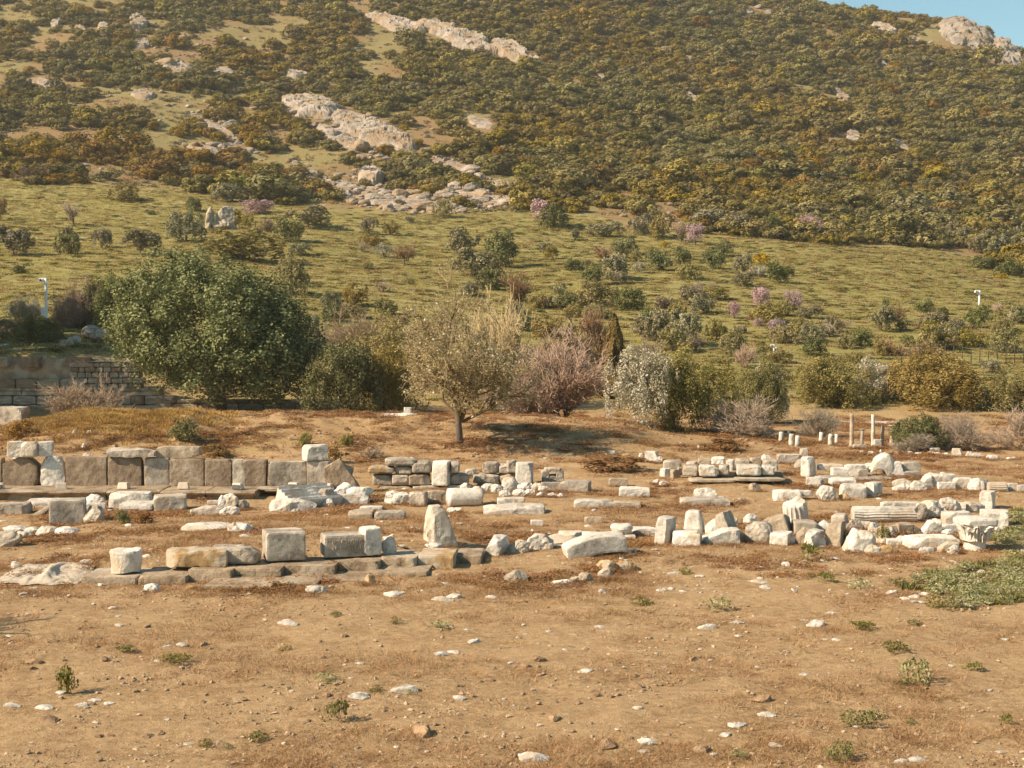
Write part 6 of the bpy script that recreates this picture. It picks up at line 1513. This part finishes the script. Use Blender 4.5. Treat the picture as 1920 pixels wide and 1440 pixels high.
# dry grass and brown weeds among the ruins
n = 60000
Y = np.exp(rs.uniform(math.log(12.0), math.log(58.0), n)); X = rs.uniform(-.41, .41, n) * Y
Z = H(X, Y); px, py = project(X, Y, Z)
cl = fbm(X * .55, Y * .55, 51.0, 3); cl2 = fbm(X * 1.7, Y * 1.7, 61.0, 2)
dens = sst(.50, .66, cl) * .75 + .05
dens += .8 * np.exp(-(((px - 1650) / 260) ** 2 + ((py - 1290) / 90) ** 2)) * (cl2 > .48)
dens += .7 * np.exp(-(((px - 700) / 500) ** 2 + ((py - 990) / 22) ** 2)) + .5 * np.exp(-(((px - 500) / 420) ** 2 + ((py - 1112) / 20) ** 2)) + .6 * np.exp(-(((px - 1500) / 300) ** 2 + ((py - 1045) / 16) ** 2))
dens += .7 * sst(40, 43, Y) * (cl2 > .54)
dens *= np.where((py > 1120), .30, 1)
ok = rs.rand(n) < dens; X, Y, Z, px, py = (a[ok] for a in (X, Y, Z, px, py))
B_ = np.array(BASES); nb_ = len(B_); rep = 9
bx = np.repeat(B_[:, 0], rep) + rs.uniform(-.6, .6, nb_ * rep) * np.repeat(B_[:, 2], rep); by = np.repeat(B_[:, 1], rep) - rs.uniform(-.05, .16, nb_ * rep)
X = np.concatenate([X, bx]); Y = np.concatenate([Y, by]); Z = H(X, Y); px, py = project(X, Y, Z)
brown = fbm(X * .9, Y * .9, 71.0, 2) + .25 * rs.normal(size=len(X)) * .4
idx = np.where((brown > np.where(Y > 40, .52, .62)) & (py < 1110), rs.randint(3, 5, len(X)), rs.randint(0, 3, len(X)))
sc = rs.uniform(.07, .19, len(X)) * (1 + .5 * sst(30, 45, Y))
scatter('dry_grass', np.stack([X, Y, Z - .012], -1), np.stack([sc * 1.3, sc * 1.3, sc * rs.uniform(.2, .6, len(X))], -1), rs.rand(len(X)) * 6.283, idx,
        [tuft(11, 44, M['dry'], .9, 1.0, .014, 1.2), tuft(12, 34, M['dry'], .8, 1.2, .013, 1.0), tuft(13, 44, M['dry'], 1.1, .7, .015, 1.6), cushion(14, 200, M['dry_brown'], .10, .05), tuft(15, 60, M['dry_brown'], .9, 1.0, .022, 1.2)], 'dry straw and brown weeds among the ruins')
# golden grass of the mound at left
n = 2600
px_ = rs.normal(215, 95, n); Y = rs.normal(46.2, 1.5, n); X = (px_ - 960) / F * Y; Z = H(X, Y)
M['golden'] = leaf_mat('golden_grass', [(.30, .18, .055), (.46, .29, .10), (.56, .38, .15)], .3, .02, .1, .3)
sc = rs.uniform(.10, .22, n)
scatter('golden_grass', np.stack([X, Y, Z - .01], -1), np.stack([sc * 1.4, sc * 1.4, sc * .8], -1), rs.rand(n) * 6.283, rs.randint(0, 2, n), [tuft(16, 26, M['golden'], .8, 1, .04, 1), tuft(17, 26, M['golden'], .8, 1, .04, 1)], 'golden dry grass on the earth mound at left')
# grey-green ground cover at the right edge
P = []
for cxp, cyp, rx, ry, m in [(1850, 1096, 105, 40, 190), (1905, 1080, 55, 38, 130), (1910, 985, 24, 28, 60), (1790, 1100, 90, 42, 60), (1890, 1010, 40, 12, 30)]:
    for _ in range(m):
        a, q = rs.rand() * 6.283, math.sqrt(rs.rand())
        P.append((cxp + rx * q * math.cos(a), cyp + ry * q * math.sin(a)))
P = np.array(P[::2]); G = gp_many(P[:, 0], P[:, 1]); G = np.vstack([G, G + rs.normal(0, .09, G.shape) * np.array([1, 1, 0])]); G[:, 2] = H(G[:, 0], G[:, 1])
sc = rs.uniform(.09, .20, len(G))
scatter('ground_cover', G - np.array([0, 0, .01]), np.stack([sc, sc, sc * rs.uniform(.3, .9, len(G))], -1), rs.rand(len(G)) * 6.283, rs.randint(0, 3, len(G)), [cushion(31, 260, M['wedding'], .11, .06), cushion(32, 260, M['wedding'], .10, .06), tuft(33, 70, M['weed'], .7, 1.0, .05, .8)], 'patch of low grey-green herbs at the right edge')
def where(x, y):
    h = 'far left' if x < 250 else 'left' if x < 620 else 'centre left' if x < 900 else 'centre' if x < 1130 else 'centre right' if x < 1400 else 'right' if x < 1660 else 'far right'
    r = 'just below the ruins' if y < 1135 else 'in the upper foreground' if y < 1215 else 'in the middle foreground' if y < 1300 else 'in the lower foreground' if y < 1370 else 'near the bottom edge'
    return r + (' at the ' if h != 'centre' else ' in the ') + h
# single weeds in the bare ground: x, y, width, height
lw = ['low green weed in the bare foreground earth', 'weeds of the bare foreground']
wm = [cushion(41, 420, M['weed'], .10, .05), cushion(42, 340, M['weed'], .11, .045), cushion(43, 260, M['wedding'], .12, .06), cushion(44, 460, M['weed'], .085, .04)]
for i, (x, y, w_, h_) in enumerate([(238, 1222, 40, 16), (330, 1242, 64, 18), (613, 1278, 42, 20), (705, 1298, 32, 14), (628, 1350, 52, 40), (535, 1220, 26, 11), (826, 1178, 44, 15), (745, 1170, 24, 16), (628, 1155, 26, 9), (1202, 1134, 46, 14), (1346, 1144, 52, 26), (1215, 1132, 26, 10), (1552, 1092, 38, 20), (1520, 1082, 20, 9), (1610, 1102, 50, 18), (1680, 1098, 44, 18), (1622, 1180, 54, 18), (1680, 1222, 60, 22), (1718, 1280, 60, 48), (1690, 1285, 34, 16), (1824, 1256, 40, 18), (1612, 1362, 70, 34), (1640, 1345, 34, 18), (1710, 1360, 22, 16), (1884, 1358, 28, 22), (1575, 1425, 60, 36), (1385, 1420, 34, 16), (1770, 1140, 64, 26), (480, 1390, 44, 18), (385, 1400, 30, 16), (425, 1405, 18, 14), (1285, 1077, 28, 16), (1522, 1052, 40, 36), (1715, 1172, 30, 12), (768, 1300, 20, 8)]):
    p = gp(x, y); s = F / p[1]
    o = obj('weed', wm[i % 4], None, (p[0], p[1], p[2] - .01), (0, 0, i * 1.9), (w_ / s / 2, w_ / s / 2, h_ / s))
    tag(o, '%s green weed %s' % ('broad' if w_ > 44 else 'small', where(x, y)), 'weed', lw[1])
p = gp(126, 1300); s = F / p[1]
root = empty('tall_weed', p, 'tall spindly green weed standing in the left foreground', 'weed')
obj('leaves', cushion(51, 500, M['weed'], .10, .05), root, (.0, 0, 0), (0, 0, 0), (20 / s, 20 / s, 52 / s)); obj('stem', tuft(52, 16, M['weed'], .12, 1.0, .02, .25), root, (0, 0, 0), (0, 0, 0), (26 / s, 26 / s, 74 / s))
for x, y, w_, h_, k, l in [(229, 982, 28, 26, 'm_dark', 'small leafy green bush in front of the overhanging slab'), (648, 836, 34, 22, 'm_olive', 'little olive bush on the bank above the leaning slab'), (570, 836, 30, 26, 'm_olive', 'little green bush on the bank left of the pale block'), (340, 832, 60, 48, 'm_olive', 'dark scrub clinging to the eroded spur'), (1355, 846, 90, 24, 'm_rust', 'dark brown scrub on the low bank at right'), (625, 870, 40, 36, 'm_rust', 'brown bush behind the right end of the slab wall'), (700, 860, 60, 26, 'm_brown', 'pinkish dry bush above the short dry-stone wall'), (400, 858, 60, 24, 'm_rust', 'brown low scrub behind the slab wall'), (35, 822, 60, 34, 'm_rust', 'brown scrub on the bank at the left edge'), (1632, 978, 26, 20, 'm_brown', 'dry round bush in front of the long fluted shaft'), (1660, 1018, 36, 34, 'm_olive', 'green-leaved weed climbing beside the smooth boulder'), (1590, 1022, 18, 28, 'm_olive', 'green weed under the leaning plank on the heap'), (1150, 885, 130, 28, 'm_rust', 'brown dry scrub at the foot of the bank'), (270, 982, 40, 20, 'm_rust', 'dry brown tuft under the overhanging slab'), (545, 1052, 26, 26, 'm_rust', 'dry tuft at the foot of the large squared block'), (820, 1020, 34, 40, 'm_rust', 'dry brown weeds against the tall tapering block'), (620, 1078, 60, 24, 'm_rust', 'leafy brown weeds hanging on the kerb'), (430, 1084, 40, 26, 'm_rust', 'brown weeds on the left kerb stones'), (750, 1070, 20, 14, 'm_olive', 'small green weed on the right kerb stones')]:
    plant(x - w_ / 2, x + w_ / 2, y - h_, y, k, l, 'bush', 'low_bush')

# ------------------------------------------------------------------ loose stones
def loose_mat():
    m, nt, out = newmat('loose_gravel')
    oi = N(nt, 'ShaderNodeObjectInfo').outputs['Random']
    geo = N(nt, 'ShaderNodeNewGeometry').outputs['Position']
    c = ramp(nt, oi, [(.0, (.17, .095, .048)), (.35, (.27, .165, .09)), (.66, (.34, .225, .13)), (.88, (.38, .27, .17)), (.97, (.44, .35, .25)), (1.0, (.55, .48, .39))])
    c = mixc(nt, .3, c, ramp(nt, noise(nt, geo, 60.0, 3), [(.3, (.15, .10, .06)), (.6, (.6, .48, .36))]))
    b = N(nt, 'ShaderNodeBsdfPrincipled', {'Base Color': c, 'Roughness': .9}); b.inputs['Specular IOR Level'].default_value = .2
    nt.links.new(b.outputs[0], out.inputs[0]); return m
LM = loose_mat()
pebbles = [stone_mesh(1, .8, .36 + .1 * (i % 3), 700 + i, k=5, chips=10, chip=.42, rough=.06, res=5, mat=LM, name='pebble') for i in range(7)]
rs = np.random.RandomState(31)
n = 85000
Y = np.exp(rs.uniform(math.log(11.5), math.log(46.0), n)); X = rs.uniform(-.41, .41, n) * Y
dn = fbm(X * .5, Y * .5, 91.0, 3)
ok = rs.rand(n) < .25 + .9 * sst(.42, .6, dn); X, Y = X[ok], Y[ok]; Z = H(X, Y)
sc = .0075 * np.exp(rs.gamma(1.1, .50, len(X))) * (1 + .25 * sst(20, 40, Y)); sc = np.minimum(sc, .06)
scatter('gravel', np.stack([X, Y, Z - sc * .06], -1), sc, rs.rand(len(X)) * 6.283, rs.randint(0, 7, len(X)), pebbles, 'scattered gravel and small stones on the bare earth', tilt=rs.normal(0, .25, len(X)))
white = [stone_mesh(1, .7, .30, 800 + i, k=6, chips=11, chip=.4, rough=.05, res=8, mat=M['w'], name='marble_fragment') for i in range(6)]
tan_ = [stone_mesh(1, .7, .40, 820 + i, k=6, chips=11, chip=.4, rough=.06, res=8, mat=M['clod'], name='stone_fragment') for i in range(4)]
LS = [(20, 1326, 34), (80, 1332, 34), (150, 1325, 26), (175, 1316, 26), (202, 1322, 22), (110, 1302, 26), (295, 1242, 18), (340, 1212, 22), (312, 1214, 18), (220, 1174, 18), (222, 1156, 14), (208, 1142, 18), (160, 1056, 24), (15, 1194, 14), (70, 1200, 10), (112, 1190, 10), (352, 1398, 22), (312, 1352, 14), (540, 1172, 44), (672, 1312, 40), (755, 1299, 58), (673, 1246, 18), (658, 1273, 12), (672, 1308, 36), (827, 1230, 30), (850, 1226, 26), (888, 1206, 28), (875, 1182, 10), (740, 1118, 44), (850, 1122, 30), (830, 1128, 44), (922, 1122, 22), (985, 1190, 10), (1010, 1207, 8), (1030, 1185, 12), (1098, 1262, 32), (1125, 1178, 22), (1060, 1220, 12), (1070, 1210, 10), (860, 1312, 28), (946, 1311, 10), (962, 1324, 10), (1000, 1430, 60), (1425, 1094, 32), (1326, 1181, 40), (1382, 1170, 28), (1386, 1194, 16), (1532, 1176, 42), (1508, 1164, 14), (1570, 1202, 18), (1612, 1104, 14), (1698, 1124, 20), (1720, 1122, 26), (1735, 1116, 22), (1715, 1130, 16), (1728, 1130, 14), (1675, 1114, 28), (1510, 1268, 22), (1385, 1364, 38), (1360, 1382, 26), (1455, 1400, 28), (1725, 1430, 36), (1690, 1432, 28), (1207, 1412, 26), (1340, 1416, 16), (1640, 1402, 10), (1648, 1412, 14), (1785, 1250, 12), (1858, 1296, 14), (1824, 1344, 10), (1888, 1200, 18), (1690, 1326, 10), (1494, 1342, 10), (1440, 1345, 34), (1262, 1078, 24), (1560, 1070, 12), (1242, 1108, 12), (1258, 1106, 16), (1280, 1110, 14), (1605, 1364, 12), (958, 1244, 14), (1245, 1252, 12), (1232, 1226, 10), (1195, 1330, 22), (1215, 1396, 40), (1132, 1342, 10), (1060, 1342, 14), (1560, 1152, 20), (1550, 1200, 12), (1600, 1240, 10), (1640, 1420, 14), (1770, 1378, 10), (1746, 1384, 10), (1876, 1412, 18), (1910, 1188, 12), (1490, 1178, 12), (1472, 1222, 10), (1420, 1252, 10), (1332, 1240, 14), (1300, 1258, 10), (40, 1048, 14), (118, 1056, 12), (282, 1058, 10), (182, 1002, 10), (60, 1105, 18), (130, 1030, 12)]
for i, (x, y, w_) in enumerate(LS):
    p = gp(x, y); s = F / p[1]; q = w_ / s
    o = obj('marble_fragment', white[i % 6], None, (p[0], p[1] + q * .3, p[2] - .06 * q), (0, 0, .4 * math.sin(i * 2.7)), (q, q, q * (.8 + .4 * ((i * 7) % 5) / 5)))
    tag(o, '%s pale marble fragment %s' % ('broad' if w_ > 28 else 'small' if w_ > 14 else 'tiny', where(x, y)), 'stone fragment', 'loose marble fragments in the foreground')
LT = [(60, 1246, 36), (60, 1256, 20), (290, 1200, 10), (120, 1240, 14), (195, 1240, 30), (180, 1215, 16), (275, 1178, 20), (90, 1355, 40), (275, 1385, 28), (205, 1382, 24), (185, 1384, 18), (300, 1378, 20), (410, 1402, 36), (380, 1212, 22), (565, 1345, 12), (575, 1355, 16), (540, 1330, 16), (640, 1310, 34), (612, 1306, 20), (600, 1236, 20), (645, 1240, 14), (790, 1380, 60), (720, 1330, 12), (900, 1280, 16), (918, 1278, 22), (860, 1290, 20), (985, 1250, 20), (1010, 1240, 30), (1120, 1305, 28), (1145, 1310, 22), (1160, 1306, 18), (1195, 1290, 28), (1190, 1270, 20), (1230, 1395, 36), (1320, 1412, 36), (1140, 1405, 44), (1215, 1270, 14), (1300, 1240, 24), (1330, 1235, 20), (1430, 1318, 40), (1085, 1320, 16), (1012, 1345, 14), (1038, 1352, 30), (1015, 1340, 12), (1070, 1375, 20), (1255, 1262, 10), (1110, 1298, 12), (645, 1195, 20), (980, 1130, 20), (1070, 1288, 14), (885, 1306, 14), (450, 1300, 18), (505, 1290, 14), (480, 1360, 18), (255, 1300, 18), (380, 1318, 16)]
for i, (x, y, w_) in enumerate(LT):
    p = gp(x, y); s = F / p[1]; q = w_ / s
    o = obj('stone_fragment', tan_[i % 4], None, (p[0], p[1] + q * .3, p[2] - .1 * q), (0, 0, i * 1.3), (q, q, q))
    tag(o, '%s loose brown stone %s' % ('broad' if w_ > 24 else 'small', where(x, y)), 'stone fragment', 'loose brown stones in the foreground')
# small marble chips strewn among the ruins
rs = np.random.RandomState(41)
n = 1500
px_ = rs.uniform(-20, 1940, n); py_ = rs.uniform(855, 1120, n)
ok = rs.rand(n) < .35 + .65 * sst(.5, .62, fbm(px_ * .006, py_ * .02, 3.0, 2))
G = gp_many(px_[ok], py_[ok])
sc = .035 * np.exp(rs.gamma(1.3, .45, len(G))); sc = np.minimum(sc, .17)
scatter('marble_chips', G - np.array([[0, 0, .01]]), sc, rs.rand(len(G)) * 6.283, rs.randint(0, 6, len(G)), white, 'small marble chips strewn between the ruins', tilt=rs.normal(0, .3, len(G)))

n = 2600
pc_ = rs.uniform(-20, 1480, n); Y = rs.uniform(39.5, 48, n); X = (pc_ - 960) / F * Y
ok = rs.rand(n) < sst(.42, .62, fbm(X * .7, Y * .7, 13.0, 3)); X, Y = X[ok], Y[ok]
sc = .05 * np.exp(rs.gamma(1.3, .40, len(X))); sc = np.minimum(sc, .28)
scatter('bank_clods', np.stack([X, Y, H(X, Y) - sc * .12], -1), sc, rs.rand(len(X)) * 6.283, rs.randint(0, 4, len(X)), tan_, 'lumps of brown earth and stones on the eroded bank', tilt=rs.normal(0, .3, len(X)))

# ------------------------------------------------------------------ poles, fence, path
def pole(px, top, bot, Y, label, box=True, heads=1, r=.055):
    p = gp(px, bot) if Y is None else at(px, bot, Y); p[2] = min(p[2], float(H(p[0], p[1]))) - .05
    hh = at(px, top, p[1])[2] - p[2]
    root = empty('camera_pole', p, label, 'pole', 'white camera poles')
    obj('mast', tube_mesh([(0, 0, z) for z in np.linspace(0, hh, 5)], [r * 1.1, r, r, r * .95, r * .95], 12, mat=M['white_paint'], name='mast'), root)
    obj('bracket', stone_mesh(r * 4.5, r * 1.6, r * 1.6, 1, k=20, chips=0, rough=0, mat=M['white_paint'], res=5, name='bracket'), root, (-r * 1.8, 0, hh - r * 1.2))
    for i in range(heads):
        c = obj('camera_head', stone_mesh(r * 3.2, r * 2.4, r * 2.2, 2, k=10, chips=0, rough=0, mat=M['white_paint'], res=6, name='camera_head'), root, ((-1) ** i * -r * 3.4, -r * .6, hh - r * (2.2 + 3.2 * i)), (0, math.radians(14), 0))
        obj('lens', tube_mesh([(0, 0, 0), (0, -r * .5, 0)], [r * .8, r * .8], 10, mat=M['metal'], name='lens'), c, (0, -r * 1.1, r * 1.1))
    if box: obj('control_box', stone_mesh(r * 3, r * 2.4, r * 6.5, 3, k=20, chips=0, rough=0, mat=M['white_paint'], res=5, name='control_box'), root, (-r * 1.6, -r * .6, hh * .28))
pole(87, 522, 606, 70, 'tall white camera pole at the far left behind the retaining wall', True, 1, .07)
pole(1451, 646, 670, None, 'short white camera pole with two heads on the right meadow', False, 2, .042)
pole(1836, 545, 573, None, 'distant white camera pole near the right edge', False, 1, .08)
fr = empty('wire_fence', gp(1800, 690), 'thin wire fence crossing the lower right meadow', 'fence')
fp = []
for i, x in enumerate(np.linspace(1690, 1935, 16)):
    p = gp(x, 688 - (x - 1690) * .03); fp.append(p)
    obj('post', tube_mesh([(0, 0, -.1), (0, 0, .55), (0, 0, 1.1)], [.022, .02, .02], 6, mat=M['metal'], name='post'), fr, Vector(p) - fr.location)
for z in (.45, .8, 1.05):
    obj('wire', tube_mesh([Vector(q) - fr.location + Vector((0, 0, z)) for q in fp], [.008] * len(fp), 4, mat=M['metal'], name='wire'), fr)
# pale path behind the far columns
xs = np.linspace(1530, 1760, 60); V = []
for x in xs:
    yc = 54.5 + 1.2 * math.sin((x - 1530) / 75.0)
    for e in (-.9, -.3, .3, .9):
        Y_ = yc + e; X_ = (x - 960) / F * Y_; V.append((X_, Y_, float(H(X_, Y_)) + .012 + (.0 if abs(e) > .8 else .02)))
i = np.arange(len(V)).reshape(-1, 4)
tag(obj('path', mesh_np('path', V, np.stack([i[:-1, :-1], i[1:, :-1], i[1:, 1:], i[:-1, 1:]], -1).reshape(-1, 4), mat=plain_mat('path_gravel', (.47, .41, .33), .95, 0, .2, 5, .3), smooth=True)), 'pale gravel path behind the far columns', None, None, 'structure')

# ------------------------------------------------------------------ the air between here and the hill
def haze():
    P, Q = box_grid(1, 1, 1)
    me = mesh_np('haze', P * np.array([1250, 480, 80.0]) + np.array([0, 430, 77.5]), Q)
    m, nt, out = newmat('air')
    v = N(nt, 'ShaderNodeVolumePrincipled', {'Color': (0.95, 0.90, 0.82, 1), 'Density': 0.00027, 'Anisotropy': 0.2})
    nt.links.new(v.outputs[0], out.inputs[1]); me.materials.append(m)
    tag(obj('haze', me), 'thin warm air between the ruins and the hill', None, None, 'stuff')
haze()

# low bushes scattered over the lower meadow
rs = np.random.RandomState(61)
kinds = ['m_olive', 'm_grey', 'm_olive', 'm_grey', 'm_dark', 'm_brown', 'm_yellow', 'm_rusttwig', 'm_olive', 'm_grey']
words = {'m_olive': 'olive-green', 'm_grey': 'grey-green', 'm_dark': 'dark green', 'm_brown': 'bare brown', 'm_yellow': 'yellow-green', 'm_rusttwig': 'rusty bare'}
spots = [(rs.uniform(570, 1920), rs.uniform(585, 690)) for _ in range(64)] + [(rs.uniform(960, 1400), rs.uniform(470, 600)) for _ in range(18)] + [(rs.uniform(10, 900), rs.uniform(400, 560)) for _ in range(16)]
for i, (x, y) in enumerate(spots):
    k = kinds[rs.randint(len(kinds))]; w_ = rs.uniform(22, 52) * (.75 + .5 * (y - 400) / 280); h_ = w_ * rs.uniform(.5, .85)
    if 200 < x < 600 and y > 440: continue
    plant(x - w_ / 2, x + w_ / 2, y - h_, y, k, 'low %s bush on the %s meadow' % (words[k], 'left' if x < 640 else 'central' if x < 1280 else 'right'), 'bush', 'meadow_bush', group='low bushes scattered over the meadow')

# ------------------------------------------------------------------ tell look-alikes apart by their order from the left
from collections import defaultdict
ORD = ['first', 'second', 'third', 'fourth', 'fifth', 'sixth', 'seventh', 'eighth', 'ninth', 'tenth', 'eleventh', 'twelfth', 'thirteenth', 'fourteenth', 'fifteenth', 'sixteenth', 'seventeenth', 'eighteenth', 'nineteenth', 'twentieth']
def ordinal(k):
    if k < 20: return ORD[k]
    n = k + 1; return '%d%s' % (n, 'th' if 10 <= n % 100 <= 20 else {1: 'st', 2: 'nd', 3: 'rd'}.get(n % 10, 'th'))
same = defaultdict(list)
for o in COL.objects:
    if o.parent is None and 'label' in o and o.get('kind') == 'thing': same[o['label']].append(o)
for l, os_ in same.items():
    if len(os_) < 2: continue
    os_.sort(key=lambda o: o.location.x / max(o.location.y, 1.0))
    for k, o in enumerate(os_):
        o['label'] = l + (', the left of two' if k == 0 else ', the right of two') if len(os_) == 2 else l + ', %s from left' % ordinal(k)
